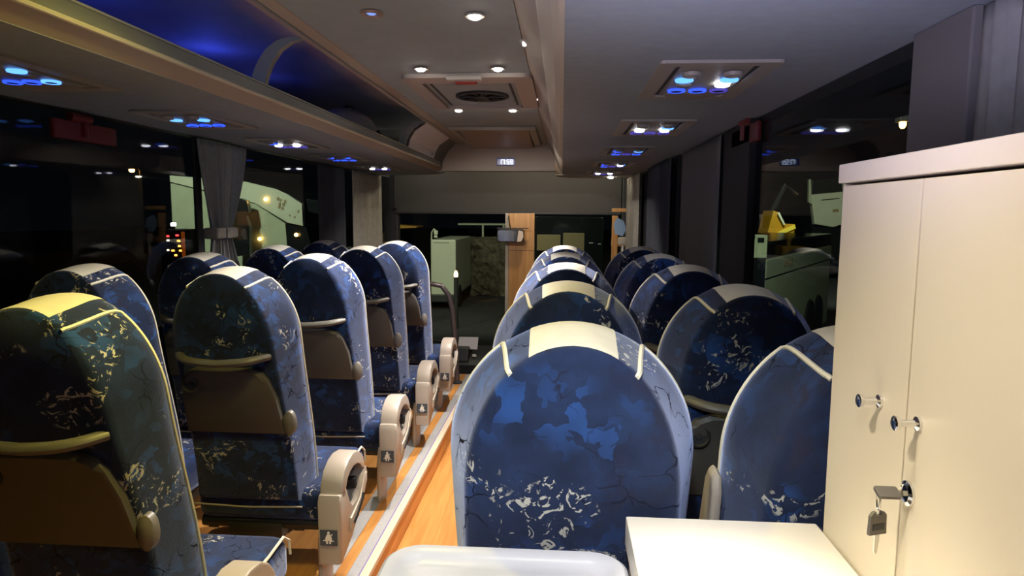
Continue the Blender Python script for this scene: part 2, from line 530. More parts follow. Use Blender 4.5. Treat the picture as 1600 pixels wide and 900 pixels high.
# right ceiling panel: taupe edge, cream edge, grey underside
rp = struct('ceiling_right', prism(bmesh.new(), [(.0, 1.84), (XR, 1.84), (XR, 1.875), (.012, 1.875)], 'y', YB, 7.1), 'soffit', smooth=False)
struct('taupe_edge', prism(bmesh.new(), [(-.166, 2.135), (-.150, 2.118), (-.074, 1.985), (-.066, 1.99), (-.13, 2.17), (-.166, 2.17)], 'y', YB, 6.75), 'brown', rp, False)
prof = [(-.074, 1.985), (-.066, 1.955), (-.045, 1.905), (-.028, 1.868), (-.012, 1.848), (.001, 1.84), (.02, 1.846), (.0, 1.90), (-.045, 1.99)]
struct('cream_edge', prism(bmesh.new(), prof, 'y', YB, 6.60), 'creamtrim', rp, False)
# rounded end of the right panel
bm = bmesh.new()
prism(bm, [(-.07, 6.7), (-.07, 6.82), (-.05, 6.98), (.0, 7.10), (.09, 7.18), (.3, 7.22), (XR, 7.22), (XR, 6.7)], 'z', 1.832, 1.845)
struct('end_cap', bm, 'bezel', rp, False)
struct('end_wall', B(-.072, XR, 6.605, 6.64, 1.846, 2.30), 'brown', rp, False)
# bulkhead above the driver
bk = struct('ceiling_front', B(-1.16, -.07, 6.5, 6.56, 1.868, 2.30), 'brown')
struct('lower_edge', B(-1.16, -.07, 6.485, 6.60, 1.858, 1.872, bev=.004), 'brown', bk)
# left soffit
lp = struct('ceiling_left', prism(bmesh.new(), [(XL, 1.868), (-1.205, 1.855), (-1.205, 1.90), (XL, 1.90)], 'y', YB, 6.6), 'soffit', smooth=False)
bm = bmesh.new()
prism(bm, [(XL, 6.6), (XL, 7.16), (-1.55, 7.14), (-1.36, 7.06), (-1.24, 6.92), (-1.17, 6.74), (-1.15, 6.6)], 'z', 1.857, 1.90)
struct('end_cap', bm, 'soffit', lp, False)
struct('edge_panel', prism(bmesh.new(), [(-1.206, 1.856), (-1.152, 1.892), (-1.152, 1.90), (-1.206, 1.90)], 'y', YB, 6.62), 'brown', lp, False)

# ================================================================== LUGGAGE RACK (left)
rk = thing('luggage_rack', 'open overhead luggage rack with grey rail, glowing blue inside, above the left seats', 'luggage rack', (-1.15, 0, 1.9))
def rkp(name, bm, mat, parent=None, smooth=True):
    bmesh.ops.translate(bm, vec=(1.15, 0, -1.9), verts=bm.verts[:])
    return mesh_obj(name, bm, mat, parent or rk, smooth)
rkp('shelf', B(XL + .003, -1.155, YB, 6.4, 1.902, 1.912), 'rackin')
rkp('back_panel', B(XL + .003, XL + .02, YB, 6.4, 1.912, 2.29), 'rackin')
rkp('top_panel', B(XL + .02, -.96, YB, 6.4, 2.24, 2.29), 'rackin')
rl = rkp('rail', prism(bmesh.new(), [(-1.160, 1.903), (-1.146, 1.900), (-1.148, 1.935), (-1.155, 1.942), (-1.168, 1.942), (-1.168, 1.903)], 'y', YB, 6.35), 'rail', smooth=False)
rkp('rail_edge', tube(bmesh.new(), [(-1.158, YB, 1.944), (-1.158, 6.3, 1.944)], .0045, 6), 'lip', rl)
rkp('lip_profile', tube(bmesh.new(), [(-1.146, YB, 1.892), (-1.146, 5.9, 1.892), (-1.147, 6.35, 1.893)], [.0075, .0075, .003], 8), 'lip')
g = rkp('gutter', prism(bmesh.new(), [(-.93, 2.128), (-.965, 2.108), (-1.0, 2.112), (-1.012, 2.13), (-1.0, 2.25), (-.94, 2.25)], 'y', YB, 6.45), 'brown', smooth=False)
rkp('gutter_bead', tube(bmesh.new(), [(-.964, YB, 2.107), (-.964, 6.4, 2.107)], .004, 6), 'rail', g)
# curved divider arms
def arm(y, mat='rail'):
    pts = [(-1.163, y, 1.935), (-1.150, y, 1.985), (-1.128, y, 2.03), (-1.095, y, 2.075), (-1.05, y, 2.105), (-1.0, y, 2.118)]
    bm = bmesh.new()
    for a in pts: pass
    out = [(p[0], p[2]) for p in pts] + [(p[0] - .055, p[2] + .006) for p in reversed(pts)]
    prism(bm, out, 'y', y - .016, y + .016)
    return rkp('divider_arm', bm, mat, smooth=False)
arm(.45); arm(2.62)
e = arm(4.98)
bm = bmesh.new()
prism(bm, [(-1.150, 1.945), (-1.135, 2.0), (-1.10, 2.06), (-1.02, 2.115), (-1.03, 2.125), (-1.11, 2.07), (-1.148, 2.005), (-1.162, 1.945)], 'y', 4.995, 5.03)
rkp('seal', bm, 'black', smooth=False)
# closed white flap and rounded end beyond the open part
bm = bmesh.new()
prism(bm, [(-1.152, 1.945), (-1.138, 2.0), (-1.10, 2.06), (-1.01, 2.12), (-1.03, 2.13), (-1.12, 2.07), (-1.158, 2.0), (-1.168, 1.945)], 'y', 5.04, 6.05)
fp = rkp('flap', bm, 'flapwhite' if 'flapwhite' in MAT else 'buswhite', smooth=False)
fp.data.materials.clear(); fp.data.materials.append(pmat('flap_pale', (.74, .76, .84), .5))
rkp('latch', B(-1.142, -1.128, 5.80, 5.90, 1.955, 1.975, bev=.004), 'chrome', fp)
bm = bmesh.new()
prism(bm, [(-1.152, 1.90), (-1.148, 1.945), (-1.135, 2.0), (-1.10, 2.06), (-1.01, 2.125), (-1.2, 2.2), (-1.3, 1.90)], 'y', 6.05, 6.48, bev=.012)
rkp('end_cap', bm, 'pillar', smooth=True)

# ================================================================== SPOTLIGHTS
def spot_proto():
    r = thing('ceiling_spotlight', '', 'ceiling light')
    bz = mesh_obj('bezel', lathe(bmesh.new(), [(.028, 0), (.036, -.004), (.034, -.009), (.024, -.009), (.022, -.004)], n=20), 'bezel', r)
    mesh_obj('lens', lathe(bmesh.new(), [(.022, -.006), (.020, -.014), (.010, -.018), (0, -.019)], n=16), 'whitelamp', r)
    return r
sp0 = spot_proto()
spots = [(-.307, 2.375, 'bright round ceiling spotlight, alone at the top right before the roof hatch', 1),
         (-.669, 3.20, 'bright spotlight at the near left corner of the roof hatch', 1),
         (-.307, 3.21, 'bright yellowish spotlight at the near right corner of the roof hatch', 1),
         (-.684, 4.46, 'bright spotlight beyond the far edge of the roof hatch, left of two', 1),
         (-.329, 4.47, 'small spotlight beyond the far edge of the roof hatch, right of two', 1)]
for i, (x, y, lb, on) in enumerate(spots):
    o = sp0 if i == 0 else copy_tree(sp0)
    o.location = (x, y, 2.13)
    tag(o, lb, group='ceiling spotlights over the gangway')
    lamp('spot_beam', 'SPOT', (x, y, 2.095), 75 if x < -.5 else (24 if y < 3 else 160), (1, .92, .85), .02, (x + (.30 if x < -.5 else -.70), y + (1.6 if y > 4.4 and x < -.5 else -.6 if y > 3 else -.3), 0), math.radians(108 if (y > 4 and x < -.5) else 92), .4)
o = thing('ceiling_spotlight', 'unlit ceiling spotlight with copper rim and dim blue centre, near the rack', 'ceiling light', (-.655, 2.33, 2.13), group='ceiling spotlights over the gangway')
mesh_obj('bezel', lathe(bmesh.new(), [(.030, 0), (.040, -.004), (.036, -.010), (.022, -.009), (.018, -.002)], n=20), pmat('copper_rim', (.45, .30, .24), .35, .5), o)
mesh_obj('lens', lathe(bmesh.new(), [(.019, -.004), (.012, -.009), (0, -.010)], n=16), emat('dim_blue_lens', (.25, .4, 1), .9), o)
o = thing('ceiling_spotlight', 'tiny lit lamp at the front end of the right ceiling panel', 'ceiling light', (.49, 7.0, 1.84), group='ceiling spotlights over the gangway')
mesh_obj('lens', lathe(bmesh.new(), [(.03, -.008), (.025, -.02), (0, -.024)], n=12), 'whitelamp', o)
# small bright studs along the taupe edge
for y in (2.75, 4.03):
    o = thing('edge_light', 'tiny bright stud light on the taupe ceiling edge, %s' % ('nearer one' if y < 3 else 'farther one, beside the roof hatch'), 'light', (-.158, y, 2.118), group='stud lights on the ceiling edge')
    mesh_obj('lens', lathe(bmesh.new(), [(.009, .01), (.008, -.004), (0, -.008)], n=10), emat('stud_lens', (1, .95, .9), 2.5), o)

# ================================================================== ROOF HATCH
h = thing('roof_hatch', 'pale framed roof hatch with an oval black fan vent in the ceiling', 'roof hatch', (-.48, 3.84, 2.13))
bm = bmesh.new()
o1 = rrect(-.325, .325, -.50, .49, .05)
i1 = rrect(-.235, .235, -.40, .40, .02)
vo_ = [[bm.verts.new((p[0], p[1], z)) for p in ring] for ring, z in ((o1, 0), (o1, -.02), (i1, -.03), (i1, 0))]
for a, b in zip(vo_, vo_[1:]):
    nn = len(a)
    for q in range(nn):
        bm.faces.new((a[q], a[(q + 1) % nn], b[(q + 1) % nn], b[q]))
mesh_obj('frame', bm, 'bezel_pink' if 'bezel_pink' in MAT else pmat('hatch_frame', (.42, .37, .34), .5), h, False)
mesh_obj('lid', B(-.235, .235, -.40, .40, -.010, 0), 'ceil', h)
mesh_obj('front_flap', B(-.09, .08, -.52, -.47, -.034, -.014, bev=.005), pmat('hatch_flap', (.55, .52, .47), .5), h)
mesh_obj('red_tab', B(-.055, .05, -.468, -.42, -.040, -.012, bev=.004), 'redlens', h)
for x in (-.215, .195):
    mesh_obj('slot', B(x, x + .012, -.34, .38, -.014, -.009), 'recess', h)
fan = mesh_obj('fan_ring', lathe(bmesh.new(), [(.150, -.010), (.152, -.022), (.135, -.026), (.128, -.012)], n=36), 'dark_plastic', h)
fan.location = (.02, .05, 0)
hub = mesh_obj('fan_hub', lathe(bmesh.new(), [(.04, -.010), (.04, -.026), (.0, -.030)], n=16), 'dark_plastic', fan)
mesh_obj('fan_plate', lathe(bmesh.new(), [(.128, -.0105), (.0, -.0125)], n=30), 'black', fan)
for q in range(10):
    a = 2 * PI * q / 10
    bm = B(.038, .128, -.006, .006, -.024, -.013)
    bmesh.ops.rotate(bm, cent=(0, 0, 0), matrix=Matrix.Rotation(a, 3, 'Z'), verts=bm.verts[:])
    mesh_obj('vane', bm, 'black', fan)

# ================================================================== MONITOR RECESS + CLOCK
r = thing('monitor_box', 'taupe ceiling recess for a folded monitor above the clock', 'monitor box', (-.555, 5.9, 2.129))
mesh_obj('side_bar', B(-.345, -.30, -.56, .58, -.03, 0, bev=.006), 'bezel', r)
mesh_obj('side_bar', B(.285, .345, -.56, .58, -.03, 0, bev=.006), 'bezel', r)
mesh_obj('near_bar', B(-.345, .345, -.60, -.52, -.03, 0, bev=.006), 'bezel', r)
mesh_obj('painted_shadow', B(-.30, .285, -.52, -.40, -.006, 0), 'recess', r)  # dark strip painted for the shadow inside the recess
mesh_obj('lid', prism(bmesh.new(), [(-.40, -.004), (.56, -.055), (.58, -.055), (.58, 0), (-.40, 0)], 'x', -.295, .275), pmat('monitor_lid', (.33, .25, .205), .5), r, False)
c = thing('digital_clock', 'small digital clock with pale blue digits reading 17:59 on the bulkhead', 'clock', (-.541, 6.5, 1.945))
mesh_obj('housing', B(-.088, .088, -.012, 0, -.034, .036, bev=.006), 'clockface', c)
SEG = {'1': 'bc', '7': 'abc', '5': 'afgcd', '9': 'abcdfg'}
def digit(ch, x, wd, ht):
    bm = bmesh.new()
    s = .0055
    zt, zb, zm = ht / 2, -ht / 2, 0
    L_ = {'a': (x, x + wd, zt - s, zt), 'd': (x, x + wd, zb, zb + s), 'g': (x, x + wd, -s / 2, s / 2),
          'f': (x, x + s, 0, zt), 'e': (x, x + s, zb, 0), 'b': (x + wd - s, x + wd, 0, zt), 'c': (x + wd - s, x + wd, zb, 0)}
    for k_ in SEG[ch]:
        a, b, c_, d = L_[k_]
        box(bm, a, b, -.0145, -.012, c_, d)
    return bm
for ch, x in (('1', -.066), ('7', -.036), ('5', .009), ('9', .040)):
    mesh_obj('digit', digit(ch, x, .025, .045), 'digit', c, False)
bm = bmesh.new()
box(bm, -.002, .003, -.0145, -.012, .008, .013); box(bm, -.002, .003, -.0145, -.012, -.013, -.008)
mesh_obj('colon', bm, 'digit', c, False)

# ================================================================== PASSENGER SERVICE UNITS
def psu(x, y, z, label, lit, group, L=.54, W=.31):
    """frame with a sloping sunk plate: two reading lamps, five blue-lit nozzles and buttons"""
    o = thing('service_unit', label, 'service unit', (x, y, z), 0, group)
    bm = bmesh.new()
    out = rrect(-W / 2, W / 2, -L / 2, L / 2, .012, 2)
    inn = rrect(-W / 2 + .045, W / 2 - .045, -L / 2 + .04, L / 2 - .05, .01, 2)
    rings = [[bm.verts.new((p[0], p[1], zz)) for p in ring] for ring, zz in ((out, 0), (out, -.008), (inn, -.008), (inn, .0))]
    for a, b in zip(rings, rings[1:]):
        for q in range(len(a)):
            bm.faces.new((a[q], a[(q + 1) % len(a)], b[(q + 1) % len(b)], b[q]))
    mesh_obj('frame', bm, 'bezel', o, False)
    mesh_obj('side_slot', B(-W / 2 + .045, -W / 2 + .062, -L / 2 + .05, L / 2 - .06, -.003, 0), 'recess', o)
    mesh_obj('side_slot', B(W / 2 - .062, W / 2 - .045, -L / 2 + .05, L / 2 - .06, -.003, 0), 'recess', o)
    pl = mesh_obj('plate', prism(bmesh.new(), [(-L / 2 + .045, -.002), (L / 2 - .20, -.016), (L / 2 - .10, -.012), (L / 2 - .055, -.002), (L / 2 - .055, 0), (-L / 2 + .045, 0)], 'x', -W / 2 + .06, W / 2 - .06), 'psu', o, False)
    sp = mesh_obj('speaker_cover', lathe(bmesh.new(), [(.085, 0), (.083, -.012), (0, -.017)], n=24), 'psu', o)
    sp.location = (0, L / 2 - .125, -.004); sp.scale = (1, .75, 1)
    for s in (-1, 1):
        a = mesh_obj('air_nozzle', lathe(bmesh.new(), [(.026, 0), (.024, -.010), (.012, -.013), (.008, -.006), (0, -.006)], n=18), 'bezel', o)
        a.location = (s * .055, -L / 2 + .12, -.008)
    on = MAT['readlamp']
    for s in (-1, 1):
        a = mesh_obj('reading_lamp', lathe(bmesh.new(), [(.022, 0), (.021, -.007), (.014, -.010), (0, -.011)], n=18), 'readlamp' if (s in lit['lamps']) else 'psu', o)
        a.location = (s * .055, -L / 2 + .245, -.013)
        if s in lit['lamps']:
            lamp('reading_beam', 'SPOT', (x + s * .055, y - L / 2 + .245, z - .035), lit.get('p', 1.0), (.80, .82, 1), .02, (x + s * .03, y + .1, 0), math.radians(95), .7)
    for q, xx in enumerate((-.062, 0, .062)):
        mesh_obj('button_ring', lathe(bmesh.new(), [(.026, 0), (.027, -.004), (.025, -.007), (.021, -.007), (.019, -.003)], n=18), lit['rings'][q], o).location = (xx, L / 2 - .215, -.0155)
        mesh_obj('button', lathe(bmesh.new(), [(.018, 0), (.016, -.006), (0, -.007)], n=14), 'recess', o).location = (xx, L / 2 - .215, -.0155)
    for s, q in ((-1, 3), (1, 4)):
        if lit['rings'][q]:
            mesh_obj('button_ring', lathe(bmesh.new(), [(.025, 0), (.026, -.004), (.024, -.007), (.020, -.007), (.018, -.003)], n=18), lit['rings'][q], o).location = (s * .062, -L / 2 + .195, -.010)
    return o
gR, gL = 'service units in the right ceiling panel', 'service units under the luggage rack'
BR, BB, VI = 'bluering', 'bluebright', 'violet'
psu(.40, 2.05, 1.84, 'largest grey service unit with blue rings and one white lamp, nearest on right ceiling', {'lamps': (1,), 'rings': (BR, BR, VI, BB, BB)}, gR)
psu(.395, 3.12, 1.84, 'second service unit on the right ceiling, both white reading lamps lit', {'lamps': (-1, 1), 'rings': (VI, VI, VI, None, BB)}, gR)
psu(.39, 4.21, 1.84, 'third service unit on the right ceiling, all rings blue, no white lamp', {'lamps': (), 'rings': (BR, VI, BR, BR, BB)}, gR)
psu(.385, 5.30, 1.84, 'fourth service unit on the right ceiling, one white lamp beside a blue ring', {'lamps': (1,), 'rings': (BR, VI, VI, BR, BB)}, gR)
psu(.38, 6.32, 1.84, 'last service unit on the right ceiling, two white lamps near the front end', {'lamps': (-1, 1), 'rings': (VI, VI, VI, None, None)}, gR)
psu(-1.62, 1.94, 1.86, 'service unit nearest the camera under the luggage rack, cut by the picture edge', {'lamps': (), 'rings': (BR, BR, BB, BB, BB)}, gL)
psu(-1.62, 2.95, 1.86, 'second service unit under the luggage rack, dim blue rings only', {'lamps': (), 'rings': (BR, BR, BR, BB, BB)}, gL)
psu(-1.62, 3.95, 1.86, 'third service unit under the luggage rack, two bright white lamps', {'lamps': (-1, 1), 'rings': (VI, VI, VI, BR, None), 'p': .6}, gL)
psu(-1.63, 4.95, 1.86, 'fourth service unit under the luggage rack, faint blue above the dark pillar', {'lamps': (), 'rings': (BR, BR, BR, BR, BR)}, gL)
psu(-1.64, 6.0, 1.86, 'farthest service unit under the luggage rack, two small white lamps', {'lamps': (-1, 1), 'rings': (VI, VI, VI, None, None), 'p': .6}, gL)

# ================================================================== SEATS
ZB, ZT, HW, HB = .295, 1.252, .229, .245
def outline(n_side=9, n_arc=34, n_bot=9):
    pts = []
    for i in range(n_side):
        z = ZB + (ZT - HB - ZB) * i / n_side
        pts.append((HW * (.955 + .045 * i / n_side), z))
    for i in range(n_arc + 1):
        a = PI * i / n_arc
        pts.append((HW * math.cos(a), ZT - HB + HB * math.sin(a)))
    for i in range(n_side - 1, -1, -1):
        z = ZB + (ZT - HB - ZB) * i / n_side
        pts.append((-HW * (.955 + .045 * i / n_side), z))
    for i in range(1, n_bot):
        pts.append((-HW * .955 + 2 * HW * .955 * i / n_bot, ZB))
    return pts
OUT = outline()
CZ = .80
RINGS = [(.25, -.014), (.5, -.012), (.68, -.008), (.765, -.004), (.795, .002), (.815, .013), (.86, .042), (.91, .074), (.955, .102), (.985, .122), (.998, .138), (.997, .152), (.98, .166), (.95, .175), (.88, .180), (.7, .174), (.4, .165)]
def sweep(x, z, y):
    """recline: lower part runs forward, head part bends slightly forward"""
    y = y + .205 * (ZT - z) / (ZT - ZB)
    if z > 1.0: y += .35 * (z - 1.0) ** 2
    y += .014 * math.sin((z - ZB) / (ZT - ZB) * 2 * PI)
    return (x, y, z)
def surf(i, s, y):
    x, z = OUT[i % len(OUT)]
    if z >= ZT - HB:
        k = .15 + .85 * min(1, abs(x) / HW) ** 2.2      # shoulders slope more than the crown
    else:
        k = .45 + .55 * (z - ZB) / (ZT - HB - ZB)
    if s > .68: s = 1 - (1 - s) * k
    else: s = s * (1 - .32 * k) / .68
    return sweep(x * s, CZ + (z - CZ) * s, y)
def backrest_bm():
    bm = bmesh.new()
    n = len(OUT)
    rings = [[bm.verts.new(surf(i, s, y)) for i in range(n)] for s, y in RINGS]
    for a, b in zip(rings, rings[1:]):
        for i in range(n):
            bm.faces.new((a[i], a[(i + 1) % n], b[(i + 1) % n], b[i]))
    for ring, y in ((rings[0], -.017), (rings[-1], .163)):
        c = bm.verts.new(sweep(0, CZ, y))
        for i in range(n):
            bm.faces.new((ring[i], ring[(i + 1) % n], c))
    return bm
ARC0 = 9
def patch_bm():
    """cream patch over the crown"""
    bm = bmesh.new()
    rows = []
    prof = [(.79, -.001), (.82, .010), (.865, .038), (.915, .070), (.965, .099), (1.0, .120), (1.012, .138), (1.010, .153), (.99, .170), (.955, .180), (.88, .186), (.78, .182)]
    top = [(s, y) for s, y in prof]
    idx = [ARC0 + 13.3 + k * .37 for k in range(0, 21)]
    for s, y in top:
        row = []
        for u in idx:
            i0 = int(u); f_ = u - i0
            a, b = Vector(surf(i0, s, y)), Vector(surf(i0 + 1, s, y))
            row.append(bm.verts.new(a.lerp(b, f_)))
        rows.append(row)
    for a, b in zip(rows, rows[1:]):
        for q in range(len(a) - 1):
            bm.faces.new((a[q], a[q + 1], b[q + 1], b[q]))
    return bm
def piping_bm(side):
    """from the rear face over the shoulder, then down the front edge"""
    pts = []
    k0 = 9.0
    cross = [(.76, -.005), (.797, .001), (.818, .012), (.863, .041), (.913, .073), (.960, .102), (.990, .123), (1.0, .140)]
    def S(u, s, y):
        i0 = int(math.floor(u)); f_ = u - i0
        return Vector(surf(i0, s, y)).lerp(Vector(surf(i0 + 1, s, y)), f_)
    for j, (s, y) in enumerate(cross):
        pts.append(S(ARC0 + 11.5 - j * .12, s * 1.004, y))
    u = ARC0 + 10.4
    while u > 0.2:
        pts.append(S(u, .992, .157)); u -= .7
    if side < 0: pts = [Vector((-p.x, p.y, p.z)) for p in pts]
    return tube(bmesh.new(), pts, .0048, 6)
ME = {}
def seat_part(key, name, bmf, mat, parent, smooth=True):
    """share one mesh between all the seats"""
    if key in ME:
        o = bpy.data.objects.new(name, ME[key]); COL.objects.link(o); o.parent = parent
    else:
        o = mesh_obj(name, bmf(), mat, parent, smooth); ME[key] = o.data
    return o
def rear_y(z, x=0):
    return sweep(0, z, -.004)[1]
def cushion_bm(x0=-.228, x1=.228):
    bm = B(x0, x1, (.22), .70, .24, .378, bev=.045, seg=4)
    for v in bm.verts:
        if v.co.y > .5 and v.co.z > .3: v.co.z += .02 * (v.co.y - .5) / .2
    return bm
def panel_bm():
    bm = bmesh.new()
    o = [(-.185, .63), (.185, .63), (.175, .78), (.155, .855), (.135, .885), (.10, .90), (-.10, .90), (-.135, .885), (-.155, .855), (-.175, .78)]
    v0 = [bm.verts.new((x * 1.02, rear_y(z) + .004, z)) for x, z in o]
    v1 = [bm.verts.new((x, rear_y(z) - .020, z + (.004 if z < .7 else -.004))) for x, z in o]
    v2 = [bm.verts.new((x * .93, rear_y(z) - .027, .755 + (z - .755) * .90)) for x, z in o]
    n_ = len(o)
    for a, b in ((v0, v1), (v1, v2)):
        for i in range(n_): bm.faces.new((a[i], a[(i + 1) % n_], b[(i + 1) % n_], b[i]))
    bm.faces.new(v2)
    return bm
def handle_bm():
    pts = []
    for i in range(17):
        u = -1 + 2 * i / 16
        x = .165 * u
        out = .062 * (1 - abs(u) ** 5)
        pts.append((x, rear_y(.935) + .004 - out, .935 - .012 * (1 - u * u) + .006 * abs(u)))
    return tube(bmesh.new(), pts, .0165, 10, flat=.85)
def lever_bm():
    m4 = Matrix.Translation((.205, rear_y(.675) - .004, .675)) @ Matrix.Rotation(PI / 2, 4, 'X') @ Matrix.Diagonal((1, 2.0, 1, 1))
    return lathe(bmesh.new(), [(.024, -.012), (.023, .010), (.015, .020), (0, .024)], m4, 18)
def holder_bm():
    m4 = Matrix.Translation((-.128, rear_y(.835) - .024, .835)) @ Matrix.Rotation(PI / 2, 4, 'X')
    return lathe(bmesh.new(), [(.034, 0), (.034, .010), (.028, .014), (.024, .006), (.010, .006), (.008, .012), (0, .012)], m4, 20)
CON_X0, CON_X1 = .325, .41     # console across, measured from the seat's middle
def console_bm():
    """body of the aisle-side console: shield outline in profile"""
    o = [(.060, .165), (.080, .158), (.20, .215), (.33, .285), (.40, .345), (.415, .385), (.40, .415), (.37, .425), (.335, .40), (.315, .35), (.275, .318), (.20, .318), (.165, .35), (.140, .43), (.11, .43), (.068, .425), (.055, .40)]
    return prism(bmesh.new(), o, 'x', CON_X0, CON_X1, bev=.010)
def arch_bm():
    prof = []
    path = [(.100, .400), (.105, .445), (.135, .485), (.18, .505), (.23, .512), (.285, .503), (.33, .478), (.36, .445), (.372, .415)]
    bm = bmesh.new()
    outer, inner = [], []
    n_ = len(path)
    for i, p in enumerate(path):
        a, b = Vector(path[max(0, i - 1)]), Vector(path[min(n_ - 1, i + 1)])
        d = (b - a).normalized()
        nrm = Vector((-d.y, d.x))
        wd = .031 if i < 6 else .031 - .005 * (i - 5)
        outer.append(tuple(Vector(p) + nrm * wd * .55)); inner.append(tuple(Vector(p) - nrm * wd * .75))
    return prism(bm, outer + inner[::-1], 'x', CON_X0, CON_X1, bev=.009)
def inset_bm():
    """oval plate in the console's side with a pull strap"""
    return prism(bmesh.new(), [(.16, .245), (.20, .235), (.33, .305), (.385, .36), (.385, .395), (.36, .40), (.335, .36), (.30, .322), (.22, .302), (.17, .295)], 'x', CON_X1 - .002, CON_X1 + .006, bev=.004)
def strap_bm():
    bm = tube(bmesh.new(), [(CON_X1 + .008, .20, .262), (CON_X1 + .012, .225, .280), (CON_X1 + .012, .30, .318), (CON_X1 + .010, .318, .332)], .005, 6)
    return bm
def buckle_bm():
    bm = bmesh.new()
    tube(bm, [(CON_X0 + .02, .18, .43), (CON_X0 + .045, .24, .415), (CON_X0 + .06, .29, .395), (CON_X0 + .062, .30, .36)], [.013, .012, .014, .008], 8, flat=.6)
    box(bm, CON_X0 + .03, CON_X0 + .075, .27, .305, .365, .41, bev=.008)
    return bm
def sym_patch_bm():
    return B(.336, .400, .0515, .056, .242, .300)
def sym_bm():
    """seated figure with a belt, white print"""
    bm = bmesh.new()
    cx, cz, y0, y1 = .368, .270, .0495, .052
    def poly(p):
        prism(bm, [(cx + a * .00135, cz + b * .00135) for a, b in p], 'y', y0, y1)
    poly([(3.5 * math.cos(2 * PI * k / 10), 15.5 + 4.2 * math.sin(2 * PI * k / 10)) for k in range(10)])
    poly([(-4, 11), (4, 11), (8, 4), (9, -4), (4, -6), (-4, -6), (-9, -4), (-8, 4)])
    poly([(-8, -5), (-2, -6), (-2, -15), (-6, -15)])
    poly([(8, -5), (2, -6), (2, -15), (6, -15)])
    poly([(-16, -7), (-8, -3), (-8, -7)])
    poly([(16, -8), (8, -4), (8, -8)])
    poly([(5, 9), (10, 13), (11, 11), (6, 6)])
    return bm
def leg_bm(x, y0=.00):
    bm = bmesh.new()
    rings = []
    for z, wx, wy, yo in ((0, .022, .055, 0), (.02, .022, .055, 0), (.18, .024, .05, .0), (.23, .026, .06, .03), (.255, .026, .075, .06)):
        rings.append([bm.verts.new((x + wx * math.cos(2 * PI * k / 14), .30 + y0 + yo + wy * math.sin(2 * PI * k / 14), z)) for k in range(14)])
    for a, b in zip(rings, rings[1:]):
        for k in range(14): bm.faces.new((a[k], a[(k + 1) % 14], b[(k + 1) % 14], b[k]))
    bm.faces.new(rings[0]); bm.faces.new(rings[-1])
    return bm
def frame_bm(xr=.31):
    bm = bmesh.new()
    tube(bm, [(-.215, .26, .225), (xr, .26, .225)], .026, 10)
    tube(bm, [(-.215, .56, .225), (xr, .56, .225)], .020, 10)
    box(bm, -.19, -.15, .24, .60, .20, .245)
    box(bm, .16, .20, .24, .60, .20, .245)
    box(bm, -.10, .12, .22, .29, .165, .235, bev=.01)
    return bm
def apron_bm():
    return tube(bmesh.new(), [(-.215, rear_y(.315) - .006, .320), (0, rear_y(.315) - .012, .315), (.215, rear_y(.315) - .006, .320)], .0035, 6)
def armrest_bm(x0, x1, y0=.10, z1=.97):
    """armrest folded up beside the backrest"""
    o = [(y0 + .15, .48), (y0 + .21, .50), (y0 + .17, .80), (y0 + .13, z1 - .03), (y0 + .10, z1), (y0 + .06, z1 - .005), (y0 + .05, z1 - .04), (y0 + .09, .78)]
    return prism(bmesh.new(), o, 'x', x0, x1, bev=.012, seg=3)

def seat(x, y, label, group, side):
    """side: 'LA' left by the gangway (console, legs), 'LW' left by the window, 'RA' / 'RW' on the right"""
    o = thing('passenger_chair', label, 'seat', (x, y, 0), 0, group)
    seat_part('back', 'backrest', backrest_bm, 'fabric', o)
    seat_part('patch', 'headrest_patch', patch_bm, 'cream', o)
    for s in (1, -1):
        seat_part('pipe%d' % s, 'piping', lambda: piping_bm(s), 'piping', o)
    cu = seat_part('cushion' + ('L' if side == 'LA' else ''), 'seat_cushion', (lambda: cushion_bm(-.228, .315)) if side == 'LA' else cushion_bm, 'fabric', o)
    if side == 'LA':
        seat_part('cpipe', 'piping', lambda: tube(bmesh.new(), [(.30, .30, .380), (.308, .55, .388), (.308, .66, .398), (.312, .695, .37), (.313, .70, .32)], .005, 6), 'piping', cu)
    seat_part('apron', 'hem_strip', apron_bm, 'bezel', o)
    seat_part('frame' + ('L' if side == 'LA' else ''), 'seat_frame', (lambda: frame_bm(.31)) if side == 'LA' else (lambda: frame_bm(.215)), 'frame_metal', o)
    if side not in ('R0', 'R0W'):
        pn = seat_part('panel', 'back_panel', panel_bm, 'plastic', o)
        seat_part('holder', 'cup_holder', holder_bm, 'dark_plastic', pn)
        seat_part('handle', 'grab_handle', handle_bm, 'handle', o)
        seat_part('lever', 'recline_lever', lever_bm, 'lever', o)
    if side == 'LA':
        co = seat_part('con', 'side_console', console_bm, 'console', o)
        seat_part('conin', 'inset_plate', inset_bm, 'creamtrim', co)
        seat_part('strap', 'pull_strap', strap_bm, 'black', co)
        seat_part('symp', 'belt_sign', sym_patch_bm, 'blue_print', co)
        seat_part('sym', 'belt_figure', sym_bm, 'white_print', co)
        seat_part('arch', 'armrest_loop', arch_bm, 'console', o)
        seat_part('buckle', 'belt_buckle', buckle_bm, 'belt', o)
        seat_part('leg1', 'leg', lambda: leg_bm(.30, -.10), 'leg', o)
        seat_part('leg2', 'leg', lambda: leg_bm(.235, .26), 'frame_metal', o)
    else:
        seat_part('leg3', 'leg', lambda: leg_bm(.17, 0), 'leg', o)
        seat_part('leg4', 'leg', lambda: leg_bm(-.17, 0), 'leg', o)
    if side == 'RW' or side == 'R0W':
        seat_part('armr', 'armrest', lambda: armrest_bm(-.252, -.232), 'console', o)
    return o

